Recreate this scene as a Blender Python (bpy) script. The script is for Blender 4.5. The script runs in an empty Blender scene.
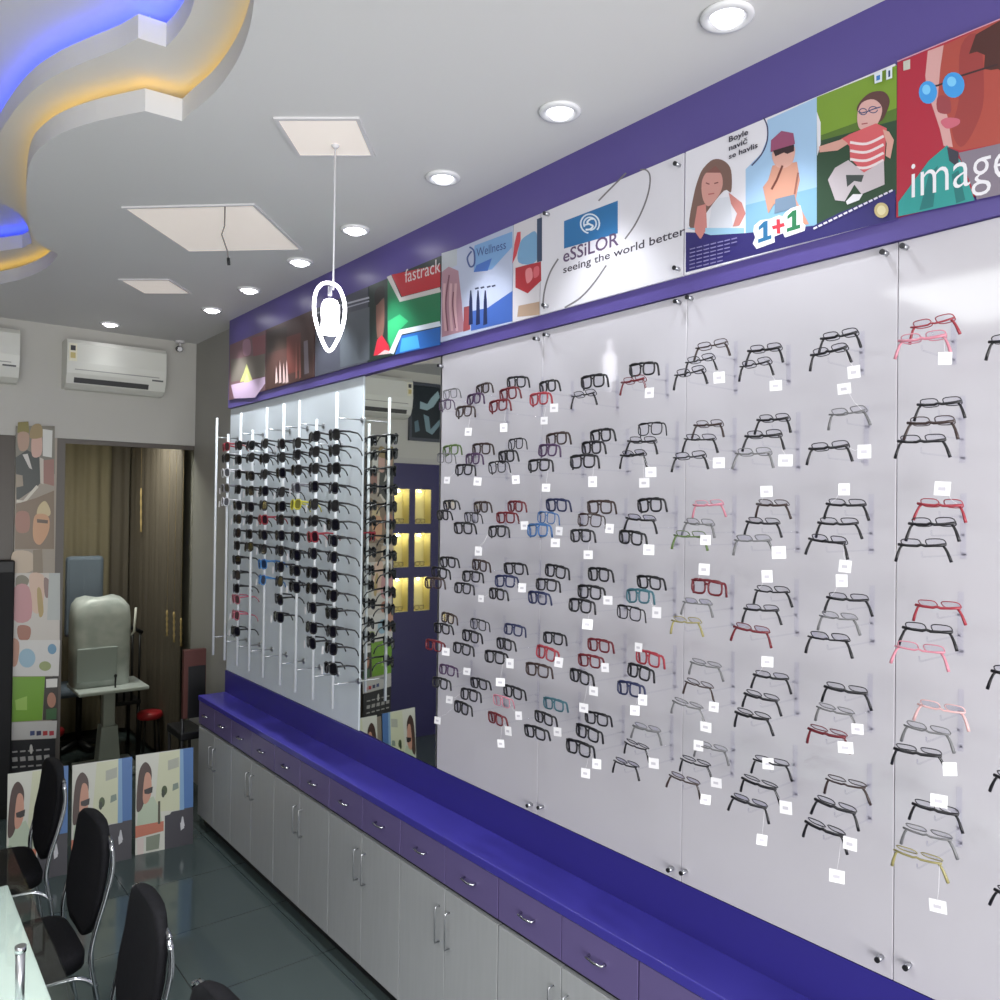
import bpy, bmesh, math, random
from mathutils import Vector, Matrix
random.seed(7)
SC = bpy.context.scene
COL = SC.collection
R = math.radians
H = 2.18                      # eye height of the camera above the floor

# ------------------------------------------------------------------ camera
YAW, PITCH, ROLL, FPX = 0.67331, 0.01144, 0.01311, 800.0
def cam_axes():
    c, s = math.cos(YAW), math.sin(YAW)
    A = Matrix(((c, -s, 0), (0, 0, 1), (s, c, 0)))
    c, s = math.cos(PITCH), math.sin(PITCH)
    P = Matrix(((1, 0, 0), (0, c, -s), (0, s, c)))
    c, s = math.cos(ROLL), math.sin(ROLL)
    Q = Matrix(((c, s, 0), (-s, c, 0), (0, 0, 1)))
    return Q @ P @ A
M = cam_axes()
MT = M.transposed()
def ray(x, y): return MT @ Vector(((x - 500) / FPX, -(y - 500) / FPX, 1.0))
def at_x(x, y, X):
    d = ray(x, y); d = d * (X / d.x); return Vector((d.x, d.y, d.z + H))
def at_y(x, y, Y):
    d = ray(x, y); d = d * (Y / d.y); return Vector((d.x, d.y, d.z + H))
def at_z(x, y, Z):
    d = ray(x, y); d = d * ((Z - H) / d.z); return Vector((d.x, d.y, d.z + H))
cam = bpy.data.cameras.new('camera'); camo = bpy.data.objects.new('camera', cam); COL.objects.link(camo)
cam.sensor_width = 36; cam.lens = 36 * FPX / 1000; cam.clip_start = .05
mw = Matrix.Identity(4)
for i in range(3):
    mw[i][0] = M[0][i]; mw[i][1] = M[1][i]; mw[i][2] = -M[2][i]
mw[2][3] = H
camo.matrix_world = mw
SC.camera = camo

# ------------------------------------------------------------------ materials
def lin(v):
    v /= 255.0
    return v / 12.92 if v <= .04045 else ((v + .055) / 1.055) ** 2.4
def rgb(c): return (lin(c[0]), lin(c[1]), lin(c[2]), 1)
_mats = {}
def mat(c, rough=.5, metal=0.0, spec=.5, emit=0.0):
    k = (tuple(c), rough, metal, spec, emit)
    if k in _mats: return _mats[k]
    m = bpy.data.materials.new('paint'); m.use_nodes = True
    b = m.node_tree.nodes['Principled BSDF']
    b.inputs['Base Color'].default_value = rgb(c)
    b.inputs['Roughness'].default_value = rough
    b.inputs['Metallic'].default_value = metal
    b.inputs['Specular IOR Level'].default_value = spec
    if emit:
        b.inputs['Emission Color'].default_value = rgb(c); b.inputs['Emission Strength'].default_value = emit
    _mats[k] = m
    return m
def noisy(name, c1, c2, scale, rough, stretch=(1, 1, 1), spec=.5, bump=0):
    m = bpy.data.materials.new(name); m.use_nodes = True
    nt = m.node_tree; b = nt.nodes['Principled BSDF']
    tc = nt.nodes.new('ShaderNodeTexCoord'); mp = nt.nodes.new('ShaderNodeMapping'); mp.inputs['Scale'].default_value = stretch
    n = nt.nodes.new('ShaderNodeTexNoise'); n.inputs['Scale'].default_value = scale; n.inputs['Detail'].default_value = 4
    r = nt.nodes.new('ShaderNodeValToRGB'); r.color_ramp.elements[0].color = rgb(c1); r.color_ramp.elements[1].color = rgb(c2)
    r.color_ramp.elements[0].position = .35; r.color_ramp.elements[1].position = .65
    nt.links.new(tc.outputs['Object'], mp.inputs['Vector']); nt.links.new(mp.outputs[0], n.inputs['Vector'])
    nt.links.new(n.outputs['Fac'], r.inputs['Fac']); nt.links.new(r.outputs[0], b.inputs['Base Color'])
    b.inputs['Roughness'].default_value = rough; b.inputs['Specular IOR Level'].default_value = spec
    if bump:
        bp = nt.nodes.new('ShaderNodeBump'); bp.inputs['Strength'].default_value = bump
        nt.links.new(n.outputs['Fac'], bp.inputs['Height']); nt.links.new(bp.outputs[0], b.inputs['Normal'])
    return m
def clear(name, tint, gl=.08, rough=.02):
    m = bpy.data.materials.new(name); m.use_nodes = True
    nt = m.node_tree; nt.nodes.clear()
    o = nt.nodes.new('ShaderNodeOutputMaterial'); mx = nt.nodes.new('ShaderNodeMixShader')
    t = nt.nodes.new('ShaderNodeBsdfTransparent'); t.inputs['Color'].default_value = rgb(tint)
    g = nt.nodes.new('ShaderNodeBsdfGlossy'); g.inputs['Roughness'].default_value = rough
    f = nt.nodes.new('ShaderNodeLayerWeight'); f.inputs['Blend'].default_value = .15
    mm = nt.nodes.new('ShaderNodeMath'); mm.operation = 'MULTIPLY_ADD'; mm.inputs[1].default_value = .22; mm.inputs[2].default_value = gl
    nt.links.new(f.outputs['Fresnel'], mm.inputs[0]); nt.links.new(mm.outputs[0], mx.inputs[0])
    nt.links.new(t.outputs[0], mx.inputs[1]); nt.links.new(g.outputs[0], mx.inputs[2]); nt.links.new(mx.outputs[0], o.inputs['Surface'])
    return m
def tiled_floor():
    m = bpy.data.materials.new('floor_tile'); m.use_nodes = True
    nt = m.node_tree; b = nt.nodes['Principled BSDF']
    tc = nt.nodes.new('ShaderNodeTexCoord'); br = nt.nodes.new('ShaderNodeTexBrick')
    br.offset = 0; br.inputs['Scale'].default_value = 1; br.inputs['Brick Width'].default_value = .6; br.inputs['Row Height'].default_value = .6
    br.inputs['Mortar Size'].default_value = .003
    br.inputs['Color1'].default_value = rgb((66, 76, 76)); br.inputs['Color2'].default_value = rgb((70, 80, 80)); br.inputs['Mortar'].default_value = rgb((48, 54, 54))
    nt.links.new(tc.outputs['Object'], br.inputs['Vector']); nt.links.new(br.outputs['Color'], b.inputs['Base Color'])
    b.inputs['Roughness'].default_value = .09; b.inputs['Specular IOR Level'].default_value = .6
    return m

WHITE = mat((214, 212, 214), .55)
CEIL = mat((214, 213, 213), .75)
WALLG = mat((180, 178, 174), .7)
PURPLE = mat((86, 74, 142), .35)
PURPLE_TOP = mat((66, 60, 156), .22)
PURPLE_DK = mat((52, 46, 130), .3)
DRAWER = mat((104, 92, 140), .3)
DOOR = noisy('door_laminate', (166, 168, 170), (170, 172, 174), 6, .4, (8, 8, .6))
DARK = mat((28, 28, 34), .4)
BLACKM = mat((22, 22, 26), .45)
FABRIC = noisy('chair_fabric', (10, 10, 13), (16, 16, 20), 90, .8, spec=.15)
CHROME = mat((205, 208, 212), .12, 1.0)
STEEL = mat((190, 192, 196), .3, 1.0)
PANEL = mat((194, 191, 198), .07, 0, .5)
RACK = mat((208, 216, 222), .35)
LENS = clear('lens_clear', (250, 250, 252), .0)
ACRYL = clear('acrylic_clear', (252, 252, 254), .0)
GLASSP = clear('partition_glass', (226, 226, 220), .0)
DESKGLASS = clear('desk_glass', (240, 243, 241), .02)

# ------------------------------------------------------------------ mesh builder
class MB:
    def __init__(s): s.v = []; s.f = []; s.mi = []; s.m = []; s.sm = []
    def _m(s, m):
        for i, q in enumerate(s.m):
            if q is m: return i
        s.m.append(m); return len(s.m) - 1
    def poly(s, pts, m, smooth=False):
        b = len(s.v); s.v += [tuple(p) for p in pts]; s.f.append(tuple(range(b, b + len(pts)))); s.mi.append(s._m(m)); s.sm.append(smooth)
    def box(s, x0, x1, y0, y1, z0, z1, m):
        b = len(s.v)
        s.v += [(x, y, z) for x in (x0, x1) for y in (y0, y1) for z in (z0, z1)]
        for f in ((0, 1, 3, 2), (4, 6, 7, 5), (0, 4, 5, 1), (2, 3, 7, 6), (0, 2, 6, 4), (1, 5, 7, 3)):
            s.f.append(tuple(b + i for i in f)); s.mi.append(s._m(m)); s.sm.append(False)
    def tube(s, pts, r, m, seg=8, closed=False, rs=None):
        pts = [Vector(p) for p in pts]; n = len(pts); b = len(s.v); k = s._m(m)
        t0 = (pts[1] - pts[0]).normalized(); up = Vector((0, 0, 1)) if abs(t0.z) < .9 else Vector((1, 0, 0))
        nrm = t0.cross(up).normalized()
        for i in range(n):
            if closed: t = pts[(i + 1) % n] - pts[i - 1]
            else: t = pts[min(i + 1, n - 1)] - pts[max(i - 1, 0)]
            t = t.normalized() if t.length else t0
            nrm = (nrm - t * nrm.dot(t)).normalized(); bi = t.cross(nrm); rr = rs[i] if rs else r
            for j in range(seg):
                a = 2 * math.pi * j / seg
                s.v.append(tuple(pts[i] + (nrm * math.cos(a) + bi * math.sin(a)) * rr))
        for i in range(n if closed else n - 1):
            for j in range(seg):
                a = b + i * seg + j; c = b + i * seg + (j + 1) % seg; i2 = (i + 1) % n
                s.f.append((a, c, b + i2 * seg + (j + 1) % seg, b + i2 * seg + j)); s.mi.append(k); s.sm.append(True)
        if not closed:
            s.f.append(tuple(b + j for j in range(seg))[::-1]); s.mi.append(k); s.sm.append(False)
            s.f.append(tuple(b + (n - 1) * seg + j for j in range(seg))); s.mi.append(k); s.sm.append(False)
    def lathe(s, prof, c, m, seg=20, sx=1, sy=1):
        b = len(s.v); k = s._m(m); n = len(prof)
        for r, z in prof:
            for j in range(seg):
                a = 2 * math.pi * j / seg
                s.v.append((c[0] + r * sx * math.cos(a), c[1] + r * sy * math.sin(a), c[2] + z))
        for i in range(n - 1):
            for j in range(seg):
                j2 = (j + 1) % seg
                s.f.append((b + i * seg + j, b + i * seg + j2, b + (i + 1) * seg + j2, b + (i + 1) * seg + j)); s.mi.append(k); s.sm.append(True)
        s.f.append(tuple(b + j for j in range(seg))[::-1]); s.mi.append(k); s.sm.append(False)
        s.f.append(tuple(b + (n - 1) * seg + j for j in range(seg))); s.mi.append(k); s.sm.append(False)
    def prism(s, pts, off, m):
        """closed outline pts extruded by vector off"""
        pts = [Vector(p) for p in pts]; off = Vector(off); n = len(pts)
        s.poly(pts, m); s.poly([p + off for p in pts][::-1], m)
        for i in range(n):
            s.poly([pts[i], pts[i] + off, pts[(i + 1) % n] + off, pts[(i + 1) % n]], m)
    def mesh(s, name):
        me = bpy.data.meshes.new(name); me.from_pydata(s.v, [], s.f)
        for m in s.m: me.materials.append(m)
        me.polygons.foreach_set('material_index', s.mi); me.polygons.foreach_set('use_smooth', s.sm)
        me.update()
        return me
    def build(s, name, parent=None, loc=None, fix=True, bevel=0):
        me = s.mesh(name)
        if fix:
            bm = bmesh.new(); bm.from_mesh(me); bmesh.ops.recalc_face_normals(bm, faces=bm.faces); bm.to_mesh(me); bm.free()
        return link(name, me, parent, loc, bevel)
def link(name, me, parent=None, loc=None, bevel=0):
    o = bpy.data.objects.new(name, me); COL.objects.link(o)
    if parent: o.parent = parent
    if loc is not None: o.location = loc
    if bevel:
        b = o.modifiers.new('bevel', 'BEVEL'); b.width = bevel; b.segments = 2; b.limit_method = 'ANGLE'
    return o
def tag(o, label, cat, group=None, kind=None):
    o['label'] = label; o['category'] = cat
    if group: o['group'] = group
    if kind: o['kind'] = kind
    return o
def thing(name, label, cat, loc=(0, 0, 0), group=None, rz=0):
    o = bpy.data.objects.new(name, None); o.empty_display_size = .05; COL.objects.link(o)
    o.location = loc; o.rotation_euler = (0, 0, rz)
    return tag(o, label, cat, group)
def struct(name, mb, label=None, bevel=0):
    o = mb.build(name, bevel=bevel); o['kind'] = 'structure'
    if label: o['label'] = label
    return o
def copy_tree(o, parent=None):
    c = o.copy(); COL.objects.link(c)
    if parent: c.parent = parent
    for ch in list(o.children): copy_tree(ch, c)
    return c
def smooth(pts, n=6, closed=False):
    """Catmull-Rom through pts"""
    pts = [Vector(p) for p in pts]; out = []; N = len(pts)
    rng = range(N) if closed else range(N - 1)
    for i in rng:
        p0 = pts[i - 1] if (closed or i > 0) else pts[0]; p1 = pts[i]; p2 = pts[(i + 1) % N]
        p3 = pts[(i + 2) % N] if (closed or i + 2 < N) else pts[-1]
        for k in range(n):
            t = k / n
            out.append(.5 * ((2 * p1) + (p2 - p0) * t + (2 * p0 - 5 * p1 + 4 * p2 - p3) * t * t + (3 * p1 - p0 - 3 * p2 + p3) * t ** 3))
    if not closed: out.append(pts[-1])
    return out
def ell(cx, cy, rx, ry, n=18, a0=0, a1=360):
    return [(cx + rx * math.cos(R(a0 + (a1 - a0) * i / (n - 1 if a1 - a0 < 360 else n))), cy + ry * math.sin(R(a0 + (a1 - a0) * i / (n - 1 if a1 - a0 < 360 else n)))) for i in range(n)]

# ------------------------------------------------------------------ text as mesh polygons
def text_polys(body, bold=0.0):
    cu = bpy.data.curves.new('lettering', 'FONT'); cu.body = body; cu.resolution_u = 3; cu.offset = bold
    ob = bpy.data.objects.new('lettering', cu); COL.objects.link(ob)
    dg = bpy.context.evaluated_depsgraph_get(); dg.update()
    ev = ob.evaluated_get(dg); me = bpy.data.meshes.new_from_object(ev)
    vs = [v.co.xy.copy() for v in me.vertices]; fs = [tuple(p.vertices) for p in me.polygons]
    bpy.data.meshes.remove(me); bpy.data.objects.remove(ob); bpy.data.curves.remove(cu)
    return vs, fs

class Art:
    """flat printed picture on a board: every shape is a layer of ink laid on the face"""
    def __init__(s, mb, to3, step, crop=(0, 0, 1)):
        s.mb = mb; s.to3 = to3; s.step = Vector(step); s.n = 0; s.c = crop
    def P(s, x, y):
        return s.to3(s.c[0] + x / s.c[2], s.c[1] + y / s.c[2]) + s.step * s.n
    def fill(s, col, pts, sm=False):
        s.n += 1
        if sm: pts = [tuple(p) for p in smooth([(a, b, 0) for a, b in pts], 4, True)]; pts = [(p[0], p[1]) for p in pts]
        s.mb.poly([s.P(x, y) for x, y in pts], mat(col, .35))
    def line(s, col, pts, w, sm=False):
        s.n += 1
        if sm: pts = [(p.x, p.y) for p in smooth([(a, b, 0) for a, b in pts], 5)]
        L = []; Rr = []
        for i, (x, y) in enumerate(pts):
            ax, ay = pts[max(i - 1, 0)]; bx, by = pts[min(i + 1, len(pts) - 1)]
            dx, dy = bx - ax, by - ay; l = math.hypot(dx, dy) or 1
            L.append((x - dy / l * w / 2, y + dx / l * w / 2)); Rr.append((x + dy / l * w / 2, y - dx / l * w / 2))
        for i in range(len(pts) - 1):
            s.mb.poly([s.P(*L[i]), s.P(*L[i + 1]), s.P(*Rr[i + 1]), s.P(*Rr[i])], mat(col, .35))
    def text(s, col, body, p0, p1, ptop, bold=0.0, cap=.70):
        s.n += 1
        vs, fs = text_polys(body, bold)
        x0 = min(v.x for v in vs); x1 = max(v.x for v in vs)
        o = s.P(*p0); ux = (s.P(*p1) - o) / (x1 - x0); uy = (s.P(*ptop) - o) / cap
        for f in fs: s.mb.poly([o + ux * (vs[i].x - x0) + uy * vs[i].y for i in f], mat(col, .35))

# ================================================================== THE ROOM
CZ = 3.473
YB = 6.54
mb = MB(); mb.box(-2.6, 2.2, -2.5, 9.3, -.1, 0, tiled_floor()); struct('floor', mb, 'dark grey glossy tiled floor')
# right wall behind the display panels
mb = MB(); mb.box(2.081, 2.2, -2.5, 9.3, 0, CZ + .5, mat((150, 148, 142), .45)); struct('wall_right', mb)
mb = MB(); mb.box(-2.7, -2.6, -2.5, 9.3, 0, CZ + .5, WALLG); struct('wall_left', mb)
mb = MB(); mb.box(-2.6, 2.08, YB, YB + .15, 2.655, CZ, mat((186, 184, 178), .7)); struct('wall_back', mb, 'plain off-white upper back wall')

# ceiling with the curved cove opening
def fill_holes(outer, holes, z, name, m):
    bm = bmesh.new(); edges = []
    for loop in [outer] + holes:
        vs = [bm.verts.new((p[0], p[1], z)) for p in loop]
        for i in range(len(vs)): edges.append(bm.edges.new((vs[i], vs[(i + 1) % len(vs)])))
    bmesh.ops.triangle_fill(bm, use_beauty=True, edges=edges)
    for f in bm.faces:
        if f.normal.z > 0: f.normal_flip()
    me = bpy.data.meshes.new(name); bm.to_mesh(me); bm.free(); me.materials.append(m)
    return me
def z_loop(parts, Z):
    out = []
    for p in parts:
        q = [at_z(x, y, Z) for x, y in p]
        out += smooth(q, 5) if len(q) > 2 else q
    return out
A_LOOP = z_loop([[(-70, 300), (0, 284), (22, 279), (45, 269), (58, 255)], [(56, 253), (42, 246), (33, 236), (28, 220), (26, 200), (27, 180), (31, 161), (40, 148), (60, 134), (90, 123), (120, 116), (145, 111)],
                 [(182, 121), (192, 112), (216, 91), (237, 61), (249, 30), (254, 0), (256, -40), (252, -110)], [(150, -190), (-60, -160)], [(-260, 40), (-170, 260)]], CZ)
Z2 = CZ + .125
B_LOOP = z_loop([[(-60, 190), (-12, 148), (5, 124), (18, 106), (36, 88), (60, 73), (90, 60), (118, 49), (138, 38)], [(166, 47), (178, 34), (190, 14), (196, -10), (198, -45)], [(120, -130), (-60, -110)], [(-200, 40), (-140, 150)]], Z2)
B_LOBE = z_loop([[(-90, 200), (-30, 201), (0, 204), (12, 209), (22, 217), (28, 228), (32, 243)], [(22, 248), (0, 251), (-80, 262)]], Z2)
outer = [(-2.6, -2.5), (2.08, -2.5), (2.08, YB), (-2.6, YB)]
Z3 = Z2 + .13
def tier(name, outer, holes, z, lip, m, label):
    me = fill_holes(outer, holes, z, name, m)
    bm = bmesh.new(); bm.from_mesh(me)
    for loop in holes:                       # the lip: a short upright edge round each opening
        lo = [bm.verts.new((p[0], p[1], z)) for p in loop]; hi = [bm.verts.new((p[0], p[1], z + lip)) for p in loop]
        for i in range(len(lo)):
            j = (i + 1) % len(lo); bm.faces.new((lo[i], lo[j], hi[j], hi[i]))
    bm.to_mesh(me); bm.free()
    o = link(name, me); o['kind'] = 'structure'; o['label'] = label
    return o
tier('ceiling', outer, [A_LOOP], CZ, .075, CEIL, 'grey white false ceiling with a curved opening')
xs = [p.x for p in A_LOOP]; ys = [p.y for p in A_LOOP]
o2 = [(min(xs) - .5, min(ys) - .5), (max(xs) + .5, min(ys) - .5), (max(xs) + .5, max(ys) + .5), (min(xs) - .5, max(ys) + .5)]
tier('ceiling_cove', o2, [B_LOOP, B_LOBE], Z2, .075, CEIL, 'second tier of the curved ceiling cove')
mb = MB(); mb.box(o2[0][0], o2[1][0], o2[0][1], o2[2][1], Z3, Z3 + .03, CEIL); struct('ceiling_tray', mb, 'top tray of the ceiling cove')
mb = MB(); mb.box(-2.7, 2.2, -2.5, 9.3, CZ + .5, CZ + .55, CEIL); struct('ceiling_slab', mb)

def led_strip(loop, z, off, col, power, name, label, i0, i1):
    """LED tape lying behind the lip, with real light; loop index range i0..i1"""
    pts = [Vector((p[0], p[1], z)) for p in loop]; c = sum(pts, Vector()) / len(pts)
    out = []
    for i in range(i0, i1):
        t = (pts[(i + 1) % len(pts)] - pts[i - 1]); n = Vector((t.y, -t.x, 0)).normalized()
        out.append(pts[i] + n * off)
    mb = MB(); mb.tube(out, .008, mat(col, .5, emit=power), 6)
    o = mb.build(name); tag(o, label, 'led strip', 'cove light strips')
    return o
def area_sign(loop):
    return sum(loop[i][0] * loop[(i + 1) % len(loop)][1] - loop[(i + 1) % len(loop)][0] * loop[i][1] for i in range(len(loop)))
sA = 1 if area_sign(A_LOOP) > 0 else -1
sB = 1 if area_sign(B_LOOP) > 0 else -1
sL = 1 if area_sign(B_LOBE) > 0 else -1
YEL = (255, 205, 70); BLU = (40, 70, 255)
led_strip(A_LOOP, CZ + .085, sA * .045, YEL, 3.6, 'cove_led_strip', 'yellow light strip glowing along the lower curved ceiling cove', 0, len(A_LOOP) - 4)
led_strip(B_LOOP, Z2 + .085, sB * .045, BLU, 13, 'cove_led_strip', 'blue light strip glowing along the upper curved ceiling cove', 0, len(B_LOOP) - 4)
led_strip(B_LOBE, Z2 + .085, sL * .045, BLU, 13, 'cove_led_strip', 'short blue light strip in the small cove lobe at left edge', 0, len(B_LOBE))

# ---------------------------------------------------------------- fascia, panels, backsplash
FB, FT = 2.858, CZ
YE = 5.555
mb = MB(); mb.box(1.99, 2.08, -.6, YE, FB, FT, PURPLE); struct('trim_1', mb, 'purple fascia board above the display wall')
mb = MB(); mb.box(2.0, 2.08, -.6, YE, .884, 1.033, PURPLE_DK); struct('trim_2', mb, 'purple backsplash strip behind the counter top')
mb = MB(); mb.box(1.818, 2.08, -.6, YE, .85, .884, PURPLE_TOP)
o = mb.build('worktop', bevel=.004); tag(o, 'long glossy purple counter top running along the display wall', 'worktop')

def standoff(parent, p, ax='x'):
    m2 = MB()
    m2.tube([(p[0] + .012, p[1], p[2]), (p[0] - .012, p[1], p[2])], .0065, STEEL, 10)
    m2.tube([(p[0] - .012, p[1], p[2]), (p[0] - .017, p[1], p[2])], .007, mat((70, 70, 74), .3, .8), 10)
    m2.build('standoff', parent)
seams = [(2.2602, 2.93), (1.5862, 2.2588), (.9362, 1.5848), (-.3, .9348)]
pl = ['white glossy display panel beside the mirror holding the first columns of spectacles', 'white glossy display panel second from the mirror', 'white glossy display panel third from the mirror under the children poster', 'white glossy display panel at the right edge of the photo']
pst = [[(441, 366), (537, 339), (530, 805)], [(547, 335), (678, 302), (541, 807), (671, 869)], [(690, 298), (885, 253), (684, 872), (880, 958)], [(905, 247), (908, 966)]]
for i, (y0, y1) in enumerate(seams):
    t = MB(); t.box(2.0, 2.08, y0, y1, 1.035, FB - .002, PANEL)
    o = t.build('display_board', bevel=.002); tag(o, pl[i], 'board', 'white display boards')
    for p in pst[i]: standoff(o, at_x(p[0], p[1], 1.99))
t = MB(); t.box(2.008, 2.08, 3.655, YE, 1.035, FB - .002, RACK)
o = t.build('display_board', bevel=.002); tag(o, 'pale backing board behind the sunglasses rods', 'board', None)
# the mirror
mm = bpy.data.materials.new('mirror_glass'); mm.use_nodes = True
b = mm.node_tree.nodes['Principled BSDF']; b.inputs['Metallic'].default_value = 1; b.inputs['Roughness'].default_value = .015; b.inputs['Base Color'].default_value = (.80, .82, .78, 1)
t = MB(); t.box(0, .008, -.352, .352, -.909, .909, mm)
o = t.build('wall_mirror', loc=(2.006, 3.293, 1.946)); o.rotation_euler = (0, 0, R(-1.0))
tag(o, 'tall wall mirror between the sunglasses rods and the white panels', 'mirror')

# ---------------------------------------------------------------- posters on the fascia
ZP0, ZP1 = 2.912, 3.296
PX = 1.981
def poster(name, y0, y1, base, label, crop=(0, 0, 1), z0=ZP0, z1=ZP1):
    mb = MB(); mb.box(PX, 1.9895, y0, y1, z0, z1, mat(base, .35))
    a = Art(mb, lambda x, y: at_x(x, y, PX), (-.00005, 0, 0), crop)
    return mb, a, label
def done(p, name='wall_poster'):
    o = p[0].build(name, fix=False); return tag(o, p[2], 'poster', 'advertising posters on the purple fascia')
SKIN = (206, 160, 148)
# 1 reddish
p = poster('', 4.885, 5.52, (112, 78, 86), 'reddish purple poster at the far left end of the fascia', (225, 310, 6.667)); a = p[1]
a.fill((108, 100, 92), [(40, 330), (268, 290), (268, 440), (40, 480)]); a.fill((128, 66, 76), [(180, 185), (268, 165), (268, 290), (190, 310)])
a.fill((150, 110, 128), [(120, 210), (165, 200), (170, 290), (125, 300)], True)
a.fill((204, 178, 208), [(40, 500), (268, 445), (268, 490), (200, 585), (60, 590)]); a.fill((190, 192, 120), [(100, 480), (125, 420), (145, 360), (165, 420), (185, 470)]); a.fill((216, 214, 150), [(125, 485), (145, 420), (165, 480)])
done(p)
# 2 brown
p = poster('', 4.18, 4.878, (72, 46, 42), 'dark brown poster with pale upright streaks, second from far left', (225, 310, 6.667)); a = p[1]
a.fill((54, 40, 34), [(280, 150), (410, 110), (420, 250), (285, 290)]); a.fill((104, 52, 46), [(410, 180), (505, 150), (505, 400), (415, 430)])
for x in (335, 360, 385, 405): a.fill((206, 180, 178), [(x, 490), (x + 6, 330 + (x % 3) * 20), (x + 18, 480)])
for x in (470, 495): a.fill((158, 96, 86), [(x, 460), (x + 4, 200), (x + 12, 450)])
a.fill((128, 118, 128), [(525, 210), (552, 200), (560, 420), (530, 430)])
done(p)
# 3 dark grey
p = poster('', 3.575, 4.172, (72, 74, 86), 'dark grey poster with a pale right half behind the pendant lamp', (220, 240, 4)); a = p[1]
a.fill((88, 94, 102), [(480, 300), (598, 268), (598, 480), (480, 510)]); a.line((176, 178, 190), [(380, 296), (500, 256), (597, 230)], 7); a.line((160, 162, 176), [(500, 272), (597, 244)], 5)
done(p)
# 4 flag
p = poster('', 2.926, 3.568, (34, 48, 44), 'poster with a face and red, green and blue flag bands', (360, 250, 8.7)); a = p[1]
a.fill((118, 84, 74), [(140, 470), (160, 380), (205, 390), (212, 560), (200, 740), (150, 760)], True); a.fill((34, 28, 28), [(125, 400), (150, 330), (205, 320), (215, 400), (190, 430), (140, 480)], True)
a.fill((190, 42, 60), [(118, 920), (150, 780), (190, 740), (250, 830), (262, 890)]); a.fill((216, 180, 180), [(150, 915), (215, 870), (260, 880), (262, 900)])
a.fill((30, 112, 74), [(240, 252), (350, 430), (700, 345), (700, 640), (350, 700), (268, 880), (240, 800)])
a.fill((50, 160, 104), [(245, 620), (345, 560), (420, 620), (350, 690), (270, 850), (245, 780)])
a.fill((176, 34, 46), [(275, 215), (365, 405), (700, 320), (700, 125)])
a.line((196, 190, 188), [(252, 226), (352, 432), (700, 345)], 42); a.line((206, 214, 226), [(272, 900), (352, 715), (700, 640)], 44)
a.fill((42, 100, 178), [(362, 745), (700, 670), (700, 825), (305, 910)]); a.fill((70, 160, 220), [(365, 770), (500, 740), (520, 850), (345, 890)])
a.text((206, 200, 200), 'fastrack', (392, 285), (702, 190), (392, 170), .0)
done(p)
# 5 blue with bottles
p = poster('', 2.425, 2.918, (176, 184, 208), 'blue and white poster with bottles and a pink figure at left', (436, 205, 7.145)); a = p[1]
a.fill((176, 182, 190), [(40, 345), (150, 312), (150, 430), (40, 480)]); a.fill((164, 124, 138), [(40, 480), (90, 440), (160, 470), (185, 700), (200, 900), (40, 945)])
for x in (70, 115, 150): a.line((196, 158, 164), [(x, 900), (x - 14, 720), (x - 8, 560)], 18, True)
a.line((112, 66, 82), [(85, 900), (70, 700), (95, 500)], 10, True); a.line((112, 66, 82), [(140, 880), (120, 720), (125, 620)], 8, True)
a.fill((120, 160, 206), [(275, 290), (545, 190), (545, 300), (400, 460), (270, 480)]); a.fill((66, 108, 186), [(290, 430), (400, 380), (370, 470), (270, 480)])
a.fill((62, 96, 172), [(250, 900), (250, 760), (370, 735), (470, 665), (548, 612), (548, 830)]); a.fill((148, 70, 76), [(195, 905), (200, 730), (240, 720), (245, 890)])
for x in (248, 300, 352): a.fill((28, 40, 80), [(x - 14, 860), (x - 10, 690), (x - 3, 610), (x + 5, 610), (x + 12, 680), (x + 16, 850)])
a.line((60, 80, 140), [(255, 330), (225, 380), (245, 440), (275, 420), (272, 330), (240, 300)], 12, True)
a.text((52, 72, 132), 'Wellness', (290, 372), (500, 312), (290, 310))
for i, x in enumerate((280, 320, 365, 400)): a.line((70, 74, 100), [(x, 600 - i * 6), (x + 26, 592 - i * 6)], 12)
done(p)
# 6 red fruit
p = poster('', 2.262, 2.42, (206, 202, 208), 'narrow poster with red fruit and a red straw', (436, 205, 7.145)); a = p[1]
a.fill((118, 160, 196), [(600, 270), (660, 210), (718, 200), (718, 400), (590, 410)], True); a.fill((196, 70, 80), [(545, 420), (560, 280), (580, 195), (605, 190), (605, 250), (575, 360)])
a.fill((172, 50, 58), [(568, 450), (640, 430), (750, 405), (752, 540), (655, 632), (568, 590)]); a.fill((216, 130, 136), [(640, 470), (680, 450), (690, 520), (650, 560)], True); a.fill((206, 100, 110), [(700, 450), (735, 440), (735, 500), (700, 520)], True)
a.fill((176, 150, 130), [(590, 720), (740, 690), (740, 785), (580, 800)]); a.fill((56, 70, 96), [(722, 100), (758, 88), (758, 400), (722, 410)])
done(p)
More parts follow.
